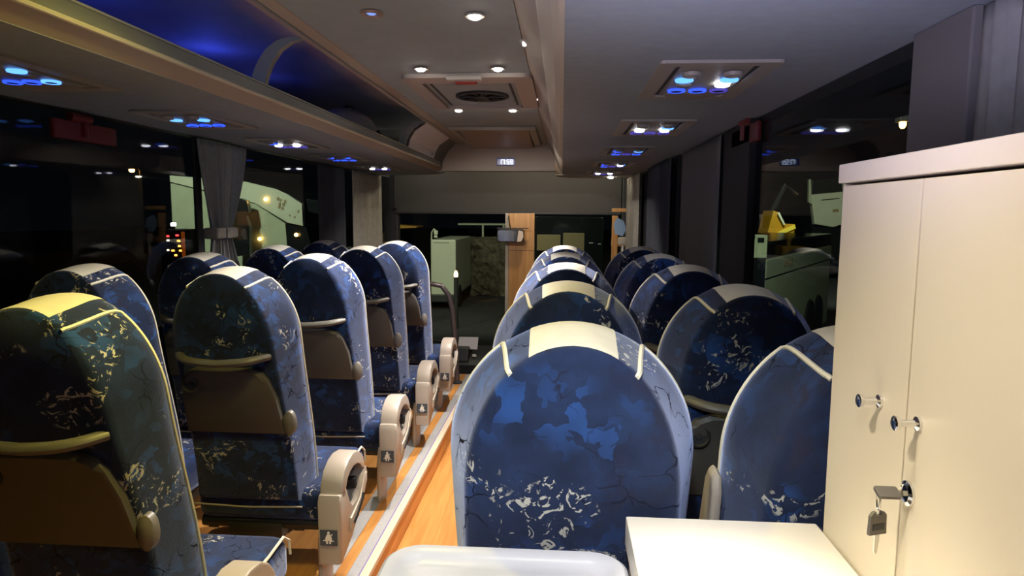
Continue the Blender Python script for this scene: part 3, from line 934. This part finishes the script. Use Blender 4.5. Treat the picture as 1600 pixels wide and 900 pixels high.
ordn = ['nearest', 'second', 'third', 'fourth', 'farthest']
LA = ['blue coach seat at the lower left corner, yellow-lit crown, nearest beside the gangway',
      'blue coach seat with olive-lit crown and grey grab handle, second on the gangway left',
      'third blue seat back left of the gangway, cream patch pale and white',
      'fourth blue seat back left of the gangway, whole side brightly lit lilac',
      'farthest seat left of the gangway, dark back with a bright lilac edge']
LWl = ['dark blue window seat hidden behind the yellow-lit corner seat at the left edge',
       'dim navy window seat left of the second gangway seat, below the reflected headrests',
       'dim window seat with pale crown patch, just below the glowing orange panel',
       'blue window seat below the tied-back curtain, fourth along the left windows',
       'darkest window seat at the far left front, below the reflected pale coach']
RA = ['large blue seat back facing the camera behind the tray table, nearest of its column',
      'second seat in the middle column, dark back with bright crown, behind the largest seat',
      'third seat crown in the middle column, brightest blue rim',
      'fourth seat crown in the middle column, seen above the third',
      'smallest, farthest seat crown in the middle column, below the windscreen']
RWl = ['blue window seat partly hidden by the cream cabinet at the right',
       'dark window seat with lilac crown patch, second along the right windows',
       'violet-blue window seat, third along the right windows',
       'dark navy window seat, fourth along the right windows, partly hidden by the third',
       'farthest window seat on the right, bright violet rim below the curtains']
for i in range(5):
    seat(-1.20, (1.37, 2.23, 3.06, 3.88, 4.68)[i], LA[i], 'coach seats left of the gangway', 'LA')
for i in range(5):
    seat((-1.79, -1.79, -1.77, -1.75, -1.735)[i], (1.39, 2.27, 3.06, 3.88, 4.68)[i], LWl[i], 'coach seats along the left windows', 'LW')
for i in range(5):
    seat(.022, 1.06 + .78 * i, RA[i], 'coach seats in the middle column', 'R0' if i == 0 else 'RA')
for i in range(5):
    seat((.54, .518, .505, .50, .497)[i], (1.08, 1.81, 2.58, 3.35, 4.12)[i], RWl[i], 'coach seats along the right windows', 'R0W' if i == 0 else 'RW')

# ================================================================== DESK, TRAY, CABINET
d = thing('desk', 'white overlit wooden desk top beside the cream cabinet', 'desk', (.26, .6, 0))
def dd(name, bm, mat, parent, off, smooth=True):
    bmesh.ops.translate(bm, vec=(-off[0], -off[1], -off[2]), verts=bm.verts[:])
    return mesh_obj(name, bm, mat, parent, smooth)
dd('top', B(.112, .418, .02, 1.075, .905, .955, bev=.003), 'desk', d, (.26, .6, 0))
dd('side_panel', B(.118, .136, .06, 1.06, 0, .905), 'desk', d, (.26, .6, 0))
dd('end_panel', B(.136, .418, 1.04, 1.058, 0, .905), 'desk', d, (.26, .6, 0))
tr = thing('tray_table', 'pale grey moulded tray table with rounded corner and raised rim, front centre', 'table', (-.085, .6, 0))
bm = bmesh.new()
def trring(ins, z):
    return [bm.verts.new((p[0] + .085, p[1] - .6, z)) for p in rrect(-.278 + ins, .112 - ins * (1 if ins > 0 else 1), .05 + ins, 1.062 - ins, max(.004, .06 - ins), 8)]
rr = [trring(i_, z_) for i_, z_ in ((.012, .868), (.002, .874), (0, .885), (.002, .897), (.008, .901), (.020, .900), (.028, .894), (.036, .887), (.05, .885))]
for a, b in zip(rr, rr[1:]):
    for q in range(len(a)): bm.faces.new((a[q], a[(q + 1) % len(a)], b[(q + 1) % len(b)], b[q]))
bm.faces.new(rr[0]); bm.faces.new(rr[-1])
mesh_obj('tray', bm, 'tray', tr)
mesh_obj('post', tube(bmesh.new(), [(.03, -.1, 0), (.03, -.1, .87)], .03, 14), 'frame_metal', tr)
mesh_obj('foot', B(-.09, .15, -.28, .1, 0, .02, bev=.008), 'frame_metal', tr)
cb = thing('cabinet', 'tall cream cabinet with two doors, chrome knobs and a keyed lock', 'cabinet', (.6, .6, 0))
co_ = (.6, .6, 0)
def cc(name, bm, mat, parent=None, smooth=True): return dd(name, bm, mat, parent or cb, co_, smooth)
cc('body', B(.440, .745, .205, 1.050, 0, 1.495, bev=.002), 'cabdark')
cc('side_panel', B(.4225, .75, 1.0505, 1.057, 0, 1.497), 'cab')
cc('top', B(.416, .76, .19, 1.062, 1.499, 1.527, bev=.002), 'cab')
def door(y0, y1, hinge_lbl=None):
    return cc('door', B(.420, .439, y0, y1, .06, 1.4945, bev=.0015), 'cab')
d1 = door(.8285, 1.0495)
d2 = door(.47, .8255)
d3 = door(.21, .467)
cc('plinth', B(.45, .744, .215, 1.04, 0, .06), 'cab')
def knob(par, y, z):
    m4 = Matrix.Translation((.420, y, z)) @ Matrix.Rotation(-PI / 2, 4, 'Y')
    k_ = cc('knob', lathe(bmesh.new(), [(.0085, 0), (.0085, .0035), (.0045, .006), (.0042, .021), (.008, .0235), (.0088, .026), (.0088, .028), (.006, .0295), (0, .030)], m4, 20), 'chrome', par)
    return k_
knob(d1, .893, 1.209)
knob(d2, .797, 1.209)
lk = cc('lock', lathe(bmesh.new(), [(.0155, 0), (.0150, .003), (.011, .005), (.0105, .0055), (.010, .004), (0, .004)], Matrix.Translation((.420, .8085, 1.1195)) @ Matrix.Rotation(-PI / 2, 4, 'Y'), 26), 'chrome', d2)
# key in the lock, ring and second key
ky = thing('key', 'key with grey bow turned flat in the cabinet lock', 'key', (.416, .8085, 1.1195), group='cabinet keys')
mesh_obj('blade', B(-.008, .002, -.001, .001, -.003, .003), 'steel', ky)
bm = prism(bmesh.new(), rrect(-.034, -.007, -.0095, .0095, .003, 3), 'z', -.0022, .0022, bev=.0008)
bmesh.ops.rotate(bm, cent=(-.008, 0, 0), matrix=Matrix.Rotation(math.radians(20), 3, 'X'), verts=bm.verts[:])
mesh_obj('bow', bm, 'keydark', ky)
rg = thing('key_ring', 'small steel key ring linking the two cabinet keys', 'key ring', (.386, .8085, 1.109))
bm = bmesh.new()
tube(bm, [(.000, .0075 * math.cos(2 * PI * q / 20) * .55, .0110 * math.sin(2 * PI * q / 20)) for q in range(21)], .0011, 6)
mesh_obj('ring', bm, 'steel', rg)
k2 = thing('key', 'second cabinet key with square grey bow hanging from the ring', 'key', (.386, .8085, 1.097), rz=.35, group='cabinet keys')
bm = bmesh.new()
prism(bm, [(-.0125, -.030), (.0125, -.030), (.0115, -.006), (.008, -.002), (.004, -.001), (.004, -.006), (-.004, -.006), (-.004, -.001), (-.008, -.002), (-.0115, -.006)], 'y', -.0022, .0022)
mesh_obj('bow', bm, 'keydark', k2, False)
mesh_obj('label_inset', B(-.0085, .0085, -.0028, -.0021, -.024, -.016), 'black', k2)
bm = bmesh.new()
prism(bm, [(-.0038, -.030), (.0038, -.030), (.0038, -.040), (.0028, -.043), (.0030, -.046), (.0018, -.049), (.002, -.052), (0, -.056), (-.0028, -.052), (-.0028, -.034)], 'y', -.0009, .0009)
mesh_obj('blade', bm, 'steel', k2, False)

# ================================================================== CURTAINS, BLIND
def curtain(name_lbl, x, y0, y1, z0, z1, folds, amp, mat, tie=None, into=1, group='window curtains'):
    """pleated cloth hanging along the window; tie = (height, narrowness, centre 0..1)"""
    o = thing('curtain', name_lbl, 'curtain', (x, (y0 + y1) / 2, z0), 0, group)
    bm = bmesh.new()
    nz, nu = 26, folds * 8
    rows = []
    for j in range(nz + 1):
        z = z1 + (z0 - z1) * j / nz
        wd, cn = 1, .5
        if tie:
            dz = (z - tie[0])
            if dz > 0:
                f_ = max(0, 1 - dz / (z1 - tie[0])) ** 1.5
            else:
                f_ = max(0, 1 + dz / (tie[0] - z0) * .75)
            wd = 1 - (1 - tie[1]) * f_
            cn = .5 + (tie[2] - .5) * f_
        row = []
        for i in range(nu + 1):
            u = i / nu
            a = u * folds * 2 * PI
            y = (u - .5) * (y1 - y0) * wd + (cn - .5) * (y1 - y0)
            xx = into * (.012 + amp * (math.sin(a) + .35 * math.sin(2.3 * a + 1 + .8 * j / nz)) * (.55 + .45 * (1 - wd + .4)))
            row.append(bm.verts.new((xx, y, z - z0)))
        rows.append(row)
    for a, b in zip(rows, rows[1:]):
        for q in range(nu): bm.faces.new((a[q], a[q + 1], b[q + 1], b[q]))
    c_ = mesh_obj('cloth', bm, mat, o)
    sm = c_.modifiers.new('thick', 'SOLIDIFY'); sm.thickness = .002
    if tie:
        yc = (tie[2] - .5) * (y1 - y0)
        hw_ = (y1 - y0) * tie[1] * .5 + .02
        mesh_obj('tieback', B(into * .012 - .045, into * .012 + .045, yc - hw_, yc + hw_, tie[0] - .032 - z0, tie[0] + .032 - z0, bev=.014, seg=3), 'curtain_pale', o)
        mesh_obj('tie_button', B(into * .057 - .01, into * .057 + .01, yc - .03, yc + .03, tie[0] - .03 - z0, tie[0] + .03 - z0, bev=.008), 'curtain_pale', o)
    return o
curtain('grey curtain gathered by a pale tieback beside the third left window', XL + .030, 3.58, 4.16, .95, 1.85, 7, .016, 'curtain', (1.33, .36, .40))
curtain('dark slate curtain hanging beside the pale front curtain on the left', XL + .045, 5.35, 6.05, .9, 1.85, 6, .02, 'curtain_dark')
curtain('pale wrinkled curtain at the front left corner beside the sun blind', XL + .06, 6.2, 7.25, .9, 1.85, 8, .03, 'curtain_pale')
curtain('pale narrow curtain at the front right corner beside the sun blind', XR - .06, 6.25, 7.4, .9, 1.83, 8, .03, 'curtain_pale', into=-1)
curtain('dark slate curtain on the right windows before the pale corner curtain', XR - .05, 4.55, 5.75, .9, 1.83, 9, .022, 'curtain_dark', into=-1)
curtain('flat grey curtain panel behind the third and fourth right window seats', XR - .022, 3.30, 4.35, .9, 1.83, 2, .006, 'pillar', into=-1)
curtain('smooth grey curtain beside the wide pillar above the cabinet', XR - .014, 1.17, 1.325, .9, 1.83, 2, .010, 'curtain', into=-1)
bl = thing('sun_blind', 'wide grey roller sun blind pulled down over the windscreen top', 'blind', (-.62, 7.9, 1.46))
mesh_obj('cloth', B(-1.36, 1.30, -.004, .0, 0, .70), 'blind', bl)
mesh_obj('bottom_bar', B(-1.36, 1.30, -.010, .006, -.012, .010, bev=.004), 'dark_plastic', bl)
mesh_obj('hook', B(-1.365, -1.33, -.02, -.004, .03, .055, bev=.004), 'black', bl)

# emergency hammers
def hammer(x, y, z, s, lbl):
    o = thing('emergency_hammer', lbl, 'hammer', (x, y, z), group='emergency hammers')
    mesh_obj('case', B(-.012, .012, -.19, .19, -.06, .02, bev=.008), 'red', o)
    mesh_obj('head', tube(bmesh.new(), [(s * .01, -.10, .035), (s * .01, .02, .035)], .018, 10), 'red', o)
    mesh_obj('grip', tube(bmesh.new(), [(s * .016, -.02, .02), (s * .016, -.02, -.04)], .012, 8), 'red', o)
hammer(XR - .018, 2.93, 1.80, -1, 'red emergency hammer in its case above the right windows')
hammer(XL + .018, 2.75, 1.80, 1, 'red emergency hammer in its case above the left windows, in shadow')
bg = thing('bag', 'rounded dark grey bag lying in the far end of the luggage rack', 'bag', (-1.42, 4.45, 1.912))
bm = bmesh.new()
bmesh.ops.create_uvsphere(bm, u_segments=20, v_segments=12, radius=1)
for v in bm.verts:
    v.co = Vector((v.co.x * .17, v.co.y * .34, max(-.10, v.co.z * .12) + .10))
mesh_obj('body', bm, 'bag', bg)
mesh_obj('carry_strap', tube(bmesh.new(), [(.02 + .0 * q, -.16 + .04 * q, .20 + .035 * math.sin(PI * q / 8)) for q in range(9)], .009, 6), 'black', bg)
mesh_obj('carry_strap', tube(bmesh.new(), [(.155, .10 + .02 * q, .05 + .05 * math.sin(PI * q / 8)) for q in range(9)], .009, 6), 'black', bg)

# ================================================================== FRONT OF THE COACH
ds = thing('dashboard', 'dark dashboard across the front below the windscreen', 'dashboard', (-.6, 7.3, -.56))
mesh_obj('body', prism(bmesh.new(), [(-.55, 0), (-.55, .46), (-.40, .52), (.3, .50), (.62, .40), (.62, 0)], 'x', -1.32, 1.32, bev=.02), 'dark_plastic', ds)
mesh_obj('binnacle', prism(bmesh.new(), [(-.50, .49), (-.42, .60), (-.2, .62), (-.1, .52)], 'x', -1.0, -.35, bev=.02), 'black', ds)
st = mesh_obj('steering_wheel', tube(bmesh.new(), [(-.68 + .22 * math.cos(2 * PI * q / 28), -.62 + .10 * math.sin(2 * PI * q / 28), .50 + .20 * math.sin(2 * PI * q / 28)) for q in range(29)], .015, 8), 'black', ds)
mesh_obj('spoke', B(-.88, -.48, -.635, -.605, .485, .515, bev=.006), 'black', st)
mesh_obj('switch', lathe(bmesh.new(), [(.025, 0), (.022, .02), (0, .022)], Matrix.Translation((-.30, -.40, .52)), 12), 'white_print', ds)
tb = thing('tablet', 'small pale screen lying tilted on the dashboard beyond the seats', 'tablet', (-.98, 7.02, .075))
bm = B(-.105, .105, -.008, .008, -.075, .075, bev=.005)
bmesh.ops.rotate(bm, cent=(0, 0, 0), matrix=Matrix.Rotation(math.radians(-40), 3, 'X'), verts=bm.verts[:])
mesh_obj('case', bm, 'tablet', tb)
mesh_obj('stand', B(-.03, .03, 0, .10, -.10, .0), 'black', tb)
hr = thing('handrail', 'bent dark grey handrail beside the farthest gangway seat', 'handrail', (-.92, 5.62, 0))
mesh_obj('tube', tube(bmesh.new(), [(-.34, 0, .0), (-.34, 0, .72), (-.31, .0, .80), (-.2, .0, .86), (-.09, .0, .84), (-.03, .0, .76), (.0, .0, .64), (.03, .0, .3), (.04, 0, 0)], .022, 10), pmat('rail_mauve', (.16, .13, .13), .35, .4), hr)
mesh_obj('flange', lathe(bmesh.new(), [(.045, 0), (.045, .012), (.025, .02)], Matrix.Translation((.04, 0, 0)), 14), 'dark_plastic', hr)
wp = thing('wood_reflection', 'honey coloured board with pale edge, modelled for a wood reflection in the windscreen', 'post', (-.48, 7.6, -.03))  # windscreen reflection of the rear woodwork, built as a solid board
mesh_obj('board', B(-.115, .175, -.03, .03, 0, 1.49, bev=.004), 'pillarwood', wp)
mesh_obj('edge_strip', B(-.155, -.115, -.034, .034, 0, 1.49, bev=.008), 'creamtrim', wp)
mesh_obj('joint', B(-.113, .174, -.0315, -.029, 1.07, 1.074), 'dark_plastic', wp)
rm = thing('rear_view_mirror', 'black framed interior mirror hanging in front of the wood reflection', 'mirror', (-.565, 7.45, 1.21))
mesh_obj('shell', prism(bmesh.new(), rrect(-.15, .15, -.07, .075, .03, 4), 'y', -.03, .05, bev=.008), 'black', rm)
mesh_obj('glass', prism(bmesh.new(), rrect(-.138, .07, -.058, .063, .022, 4), 'y', -.032, -.0305), 'chrome', rm)
mesh_obj('edge_cap', prism(bmesh.new(), [(.075, -.065), (.12, -.06), (.145, -.01), (.14, .05), (.09, .062)], 'y', -.036, -.03), pmat('mirror_cap', (.72, .60, .50), .4), rm)
mesh_obj('arm', tube(bmesh.new(), [(.0, .02, .07), (-.02, .03, .16), (-.03, .10, .22)], .006, 8), 'black', rm)
mesh_obj('visor', B(-.15, .20, -.02, .03, .078, .090, bev=.003), 'dark_plastic', rm)
dp = thing('door_post', 'brown wooden post by the front right door, dark pane behind', 'post', (.60, 7.55, -.03))
mesh_obj('post', B(-.045, .02, -.03, .03, 0, 1.47, bev=.006), 'pillarwood', dp)
mesh_obj('rail', B(-.05, .18, -.02, .02, 1.13, 1.19, bev=.006), 'pillarwood', dp)
mesh_obj('rail', B(-.05, .18, -.02, .02, 1.51, 1.55, bev=.006), 'pillarwood', dp)
tg = thing('tag', 'pale blue tag hanging on a white stalk by the brown door post', 'tag', (.61, 7.40, 1.02))
mesh_obj('stalk', tube(bmesh.new(), [(.06, 0, -1.05), (.05, 0, -.2), (.055, 0, .10)], .012, 8), 'white_print', tg)
mesh_obj('head', B(.0, .10, -.03, .03, .10, .19, bev=.02), 'creamtrim', tg)
mesh_obj('plate', prism(bmesh.new(), [(-.03, .22), (.05, .20), (.09, .27), (.06, .36), (-.01, .40), (-.05, .33)], 'y', -.012, .012), 'bluetag', tg)

# ================================================================== OUTSIDE
gz = -1.15
struct('ground', B(-70, 70, -30, 120, gz - .1, gz), 'asphalt')
def slab(pts, y0, y1, name, mat, parent, bev=0):
    """outline in X-Z with real depth along Y, built in the parent's frame"""
    b = parent.location
    bm = prism(bmesh.new(), [(p[0] - b.x, p[1] - b.z) for p in pts], 'y', y0 - b.y, y1 - b.y, bev=bev)
    return mesh_obj(name, bm, mat, parent, False)
def wheel(name, parent, loc, axis, r=.48, wd=.28):
    m4 = Matrix.Translation(loc) @ Matrix.Rotation(PI / 2, 4, axis)
    o = mesh_obj(name, lathe(bmesh.new(), [(r * .55, -wd / 2), (r * .95, -wd / 2), (r, -wd / 2 + .03), (r, wd / 2 - .03), (r * .95, wd / 2), (r * .55, wd / 2)], m4, 22), 'rubber', parent)
    mesh_obj('hub', lathe(bmesh.new(), [(r * .54, -wd / 2 + .04), (r * .3, -wd / 2 - .02), (0, -wd / 2 - .02)], m4, 16), 'bezel', o)
    return o
# pale coach reflected in the left glass, built as a solid coach outside
c1 = thing('coach', 'reflected pale coach, modelled solid, with raked roof line and orange lamp glints beyond the left windows', 'coach', (-5.6, 13, gz), 0, 'parked coaches')
slab([(-7.2, 2.12), (-5.78, 2.01), (-5.23, 1.884), (-5.0, 1.78), (-4.72, 1.61), (-4.71, 1.21), (-5.0, 1.267), (-5.6, 1.633), (-7.2, 2.0)], 12, 14.4, 'upper_body', 'buswhite', c1, .01)
slab([(-7.2, 2.135), (-5.78, 2.025), (-5.225, 1.90), (-4.985, 1.793), (-4.695, 1.615), (-4.69, 1.21), (-4.72, 1.21), (-4.73, 1.60), (-5.0, 1.77), (-5.23, 1.87), (-7.2, 2.1)], 12.05, 14.42, 'roof', 'busdark', c1)
slab([(-7.2, 1.98), (-5.6, 1.605), (-5.05, 1.25), (-5.03, .86), (-5.03, -.85), (-7.2, -.85)], 12.02, 14.38, 'lower_body', 'busgreen', c1)
slab([(-5.03, 1.24), (-4.66, 1.195), (-4.55, .73), (-4.6, -.85), (-5.03, -.85)], 12.03, 14.3, 'windscreen', 'busdark', c1)
mr = slab([(-4.60, 1.70), (-4.34, 1.67), (-4.31, 1.40), (-4.58, 1.48)], 11.9, 12.0, 'mirror_housing', 'busdark', c1, .01)
slab([(-4.475, 1.685), (-4.355, 1.665), (-4.335, 1.43), (-4.48, 1.484)], 11.88, 11.9, 'mirror_face', 'buswhite', mr)
m2 = slab([(-5.76, 1.66), (-5.68, 1.70), (-5.57, 1.66), (-5.54, 1.45), (-5.60, 1.40), (-5.54, 1.2), (-5.56, .70), (-5.9, .65), (-5.88, 1.2), (-5.75, 1.42)], 11.6, 11.75, 'mirror_arm', 'busdark', c1, .015)
for x, z in ((-5.38, 1.69), (-5.52, .97), (-4.83, 1.05)):
    m4 = Matrix.Translation((x + 5.6, 11.98 - 13, z - gz)) @ Matrix.Rotation(PI / 2, 4, 'X')
    mesh_obj('lamp_glint', lathe(bmesh.new(), [(.035, 0), (.03, .03), (0, .04)], m4, 12), emat('glint_orange', (1, .55, .15), 14), c1)  # lamp reflection and distant lamps, modelled as glowing studs on the coach
bm = bmesh.new()
for x, z, r_ in ((-5.16, 1.70, .03), (-5.11, 1.68, .022), (-5.03, 1.655, .028), (-5.13, 1.61, .025), (-5.06, 1.60, .03), (-5.14, 1.56, .028), (-5.08, 1.53, .026), (-4.785, 1.475, .022), (-4.95, 1.40, .016), (-4.86, 1.37, .018)):
    box(bm, x + 5.6 - r_ * .7, x + 5.6 + r_ * .7, -1.012, -1.0, z - gz - r_, z - gz + r_)
mesh_obj('lettering', bm, 'tan', c1, False)
wheel('wheel', c1, (-.9, -.85, .48), 'X')
# coach reflection on the right, built as a solid coach, window band dark
c2 = thing('coach', 'reflected pale green coach flank, modelled solid, with dark window band and wheels beyond the right windows', 'coach', (2.97, 10, gz), math.radians(60.5), 'parked coaches')
z_ = lambda v: v - gz
mesh_obj('lower_body', B(0, 5.8, 0, 1.4, .30, z_(.52), bev=.03), 'busgreen', c2)
mesh_obj('belt_panel', B(.0, 5.8, -.012, 1.4, z_(.535), z_(.81), bev=.01), 'busgreen', c2)
mesh_obj('window_band', B(-.01, 5.9, .01, 1.39, z_(.81), z_(1.07), bev=.02), 'busdark', c2)
mesh_obj('front_glass', B(-.03, .0, .03, 1.37, .3, z_(1.05), bev=.005), 'busdark', c2)
for x in (.34, 3.6, 4.5):
    wheel('wheel', c2, (x, .10, .52), 'X', .5)
bm = bmesh.new()
for k in range(4): box(bm, 1.15 + .17 * k, 1.27 + .17 * k, -.018, -.012, z_(.64), z_(.74))
mesh_obj('lettering', bm, 'tan', c2, False)
# cab-front coach far behind
c3 = thing('coach', 'cream fronted coach with dark windscreen, high behind the yellow excavator', 'coach', (10.5, 28, gz), 0, 'parked coaches')
slab([(9.95, 2.30), (11.20, 2.42), (11.45, 1.2), (10.9, 1.0), (10.15, 1.12)], 28, 28.3, 'front_panel', 'buswhite', c3, .04)
slab([(10.0, 2.86), (11.1, 3.02), (11.2, 2.42), (9.95, 2.31)], 28.05, 34, 'windscreen', 'busdark', c3, .03)
slab([(11.1, 3.04), (11.2, 3.0), (11.55, 1.2), (11.42, 1.2)], 27.95, 28.2, 'corner_post', 'buswhite', c3)
slab([(9.82, 2.9), (9.9, 2.9), (9.95, 2.2), (10.0, 1.9), (9.85, 2.0)], 27.95, 28.1, 'mirror_arm', 'busgreen', c3)
slab([(10.35, 2.10), (11.05, 2.17), (11.05, 2.14), (10.35, 2.07)], 27.97, 28.0, 'wiper', 'busdark', c3)
slab([(10.82, 1.72), (11.04, 1.74), (11.06, 1.62), (10.83, 1.60)], 27.98, 28.0, 'number_plate', 'tan', c3)
slab([(10.1, 1.0), (11.4, 1.0), (11.4, -.7), (10.1, -.7)], 28.1, 34, 'lower_body', 'busdark', c3)
slab([(9.98, 2.8), (11.2, 2.95), (11.4, 1.0), (10.12, 1.0)], 28.3, 34, 'rear_body', 'busdark', c3)
# yellow excavator
ex = thing('excavator', 'bright yellow excavator body beyond the right windows, before the cream coach', 'excavator', (6.3, 20, gz))
slab([(6.08, 1.594), (6.27, 1.537), (6.34, 1.21), (6.71, 1.21), (6.74, 1.08), (6.55, .68), (5.98, .60), (5.92, .83)], 20, 21, 'body', 'yellow', ex, .02)
slab([(6.04, .89), (6.68, 1.2), (6.72, 1.09), (6.05, .79)], 19.95, 20, 'pale_stripe', 'yellowpale', ex)
slab([(6.22, 1.55), (6.40, 1.20), (6.36, 1.18), (6.18, 1.50)], 19.9, 20.4, 'boom_edge', 'buswhite', ex)
slab([(5.6, .6), (7.0, .6), (7.1, gz), (5.5, gz)], 20.1, 21.2, 'undercarriage', 'busdark', ex)
mesh_obj('arm', tube(bmesh.new(), [(-.15, .4, 2.7), (.2, .4, 3.5), (.55, .4, 3.2)], .07, 8), 'busdark', ex)
# small lit building, modelled close by as pale boxes
u = thing('lit_building', 'small lit building, modelled as pale green boxes, beside the dark right pillar', 'cabinet', (2.36, 8.5, gz))
mesh_obj('box', B(-.16, .02, -.02, .3, z_(.93), z_(1.165), bev=.006), 'buswhite', u)
mesh_obj('box', B(.02, .17, .0, .3, z_(.93), z_(1.21), bev=.006), 'busgreen', u)
mesh_obj('hatch', B(.05, .13, -.004, .0, z_(1.12), z_(1.18), bev=.002), 'busdark', u)
mesh_obj('plinth', B(-.15, .16, .0, .3, 0, z_(.93)), 'busdark', u)
# machine with glowing buttons at the left
v = thing('ticket_machine', 'dark machine with glowing red and orange buttons beyond the left windows', 'machine', (-4.19, 7.0, gz))
mesh_obj('case', B(-.15, .135, .0, .4, 0, z_(1.262), bev=.01), 'black', v)
mesh_obj('glow_side', B(.09, .13, -.006, 0, z_(.95), z_(1.24), bev=.002), 'orangeglow', v)
for x, z, wd, m in ((-.06, 1.19, .03, 'btn_red'), (.045, 1.20, .035, 'btn_red'), (-.06, 1.145, .03, 'btn_white'), (.06, 1.14, .035, 'btn_orange'), (.065, 1.085, .03, 'btn_orange'), (-.065, 1.04, .025, 'btn_white'), (-.01, 1.035, .035, 'btn_orange'), (.075, 1.035, .03, 'btn_orange'), (.02, .985, .03, 'btn_orange')):
    mesh_obj('button', B(x - wd / 2, x + wd / 2, -.008, 0, z_(z) - .010, z_(z) + .010, bev=.003), m, v)
mesh_obj('lamp', B(-.02, .03, -.01, .02, z_(1.30), z_(1.335), bev=.008), 'whitepoint', v)
mesh_obj('lamp_post', B(-.005, .015, .0, .02, z_(1.262), z_(1.30)), 'black', v)
# beyond the windscreen
c4 = thing('van', 'small pale van front with curved mirror arm beyond the windscreen', 'van', (-3.2, 18, gz))
mesh_obj('front', B(-.34, .36, 0, 3, .35, z_(.76), bev=.05), 'buswhite', c4)
mesh_obj('seam', B(-.25, .18, -.004, 0, z_(.665), z_(.675)), 'busdark', c4)
mesh_obj('bumper', B(-.36, .38, -.06, .2, .2, .42, bev=.04), 'dark_plastic', c4)
mesh_obj('mirror_arm', tube(bmesh.new(), [(-.33, .1, z_(.72)), (-.31, .05, z_(.95)), (-.24, .0, z_(1.04)), (-.18, 0, z_(.98))], .022, 8), 'buswhite', c4)
mesh_obj('mirror', B(-.24, -.13, -.03, .03, z_(.88), z_(1.0), bev=.02), 'buswhite', c4)
mesh_obj('mirror', B(-.24, -.14, -.03, .03, z_(.80), z_(.87), bev=.02), 'buswhite', c4)
wheel('wheel', c4, (-.25, .6, .32), 'Y', .32, .2)
wheel('wheel', c4, (.28, .6, .32), 'Y', .32, .2)
hd = thing('hedge', 'mottled grey brown hedge beyond the windscreen, right of the pale van', 'hedge', (-2.0, 21.2, gz))
bm = bmesh.new()
box(bm, -.95, .6, 0, .8, 0, z_(.68))
bmesh.ops.subdivide_edges(bm, edges=bm.edges[:], cuts=9, use_grid_fill=True)
for q in bm.verts: q.co += Vector((random.uniform(-.05, .05), random.uniform(-.08, .08), random.uniform(-.05, .05)))
mesh_obj('foliage', bm, 'bark', hd, False)
sh = thing('shelter', 'low shelter with a thin pale roof edge beyond the windscreen', 'shelter', (-2.3, 22.6, gz))
mesh_obj('roof', B(-1.2, 1.1, 0, 1.5, z_(1.07), z_(1.13), bev=.01), 'busgreen', sh)
for x in (-.35, .35, 1.05): mesh_obj('post', B(x - .03, x + .03, 0, .06, 0, z_(1.07)), 'busgreen', sh)
cp = thing('canopy', 'yellow canopy on a post beyond the windscreen, far left', 'canopy', (-5.0, 20, gz))
slab([(-5.1, 1.11), (-4.35, 1.07), (-4.35, 1.03), (-4.9, 1.0), (-5.1, 1.04)], 20, 21, 'roof', 'yellow', cp)
mesh_obj('post', B(-.05, .04, 0, .1, 0, z_(1.05)), 'yellow', cp)
mesh_obj('counter', B(-.45, .2, -.1, .6, 0, z_(.58), bev=.02), 'yellow', cp)
lo = thing('lorry', 'dark lorry with two tan side panels, right of the wood reflection beyond the windscreen', 'lorry', (.15, 14, gz))
mesh_obj('body', B(-.72, .72, .02, 3.2, .4, z_(1.42), bev=.05), 'busdark', lo)
mesh_obj('panel', B(-.66, -.17, -.01, .02, z_(.70), z_(1.03), bev=.01), 'tan', lo)
mesh_obj('panel', B(-.12, .32, -.01, .02, z_(.70), z_(1.07), bev=.01), 'tan', lo)
mesh_obj('bumper', B(-.74, .74, -.06, .2, .2, .45, bev=.03), 'busdark', lo)
for x in (-.55, .55): wheel('wheel', lo, (x, .5, .42), 'Y', .42, .25)
mesh_obj('head_lamp', B(.42, .50, -.03, 0, z_(.86), z_(.875)), 'white_print', lo)
mesh_obj('head_lamp', B(.60, .66, -.03, 0, z_(.84), z_(.855)), 'white_print', lo)
# street lamps
def street_lamp(x, y, z, lbl, m='orangelamp', r=.16):
    o = thing('street_lamp', lbl, 'street lamp', (x, y, gz), 0, 'distant street lamps')
    mesh_obj('pole', tube(bmesh.new(), [(.35, .3, 0), (.35, .3, z - gz), (.2, .15, z - gz + .25), (0, 0, z - gz + .18)], .06, 8), 'dark_plastic', o)
    mesh_obj('head', B(-r * 1.6, r * 1.6, -.15, .2, z - gz + .08, z - gz + .22, bev=.04), 'dark_plastic', o)
    mesh_obj('bulb', lathe(bmesh.new(), [(r * .9, .08), (r, 0), (r * .6, -.08), (0, -.1)], Matrix.Translation((0, 0, z - gz)), 12), m, o)
street_lamp(-26.4, 40, 3.96, 'orange street lamp far outside the second left window')
street_lamp(-22.6, 40, 2.5, 'small white lamp far outside, left of the gathered curtain', 'whitepoint', .08)
street_lamp(9.5, 20, 4.0, 'orange street lamp outside the right window beside the wide pillar', 'orangelamp', .09)
bo = thing('bollard_light', 'low orange light in the dark yard beyond the windscreen', 'light', (-2.37, 15, gz))
mesh_obj('post', tube(bmesh.new(), [(0, 0, 0), (0, 0, z_(.03))], .05, 10), 'dark_plastic', bo)
mesh_obj('lens', lathe(bmesh.new(), [(.045, 0), (.05, .06), (.03, .13), (0, .15)], Matrix.Translation((0, 0, z_(.03))), 12), emat('bollard_orange', (1, .5, .25), 8), bo)
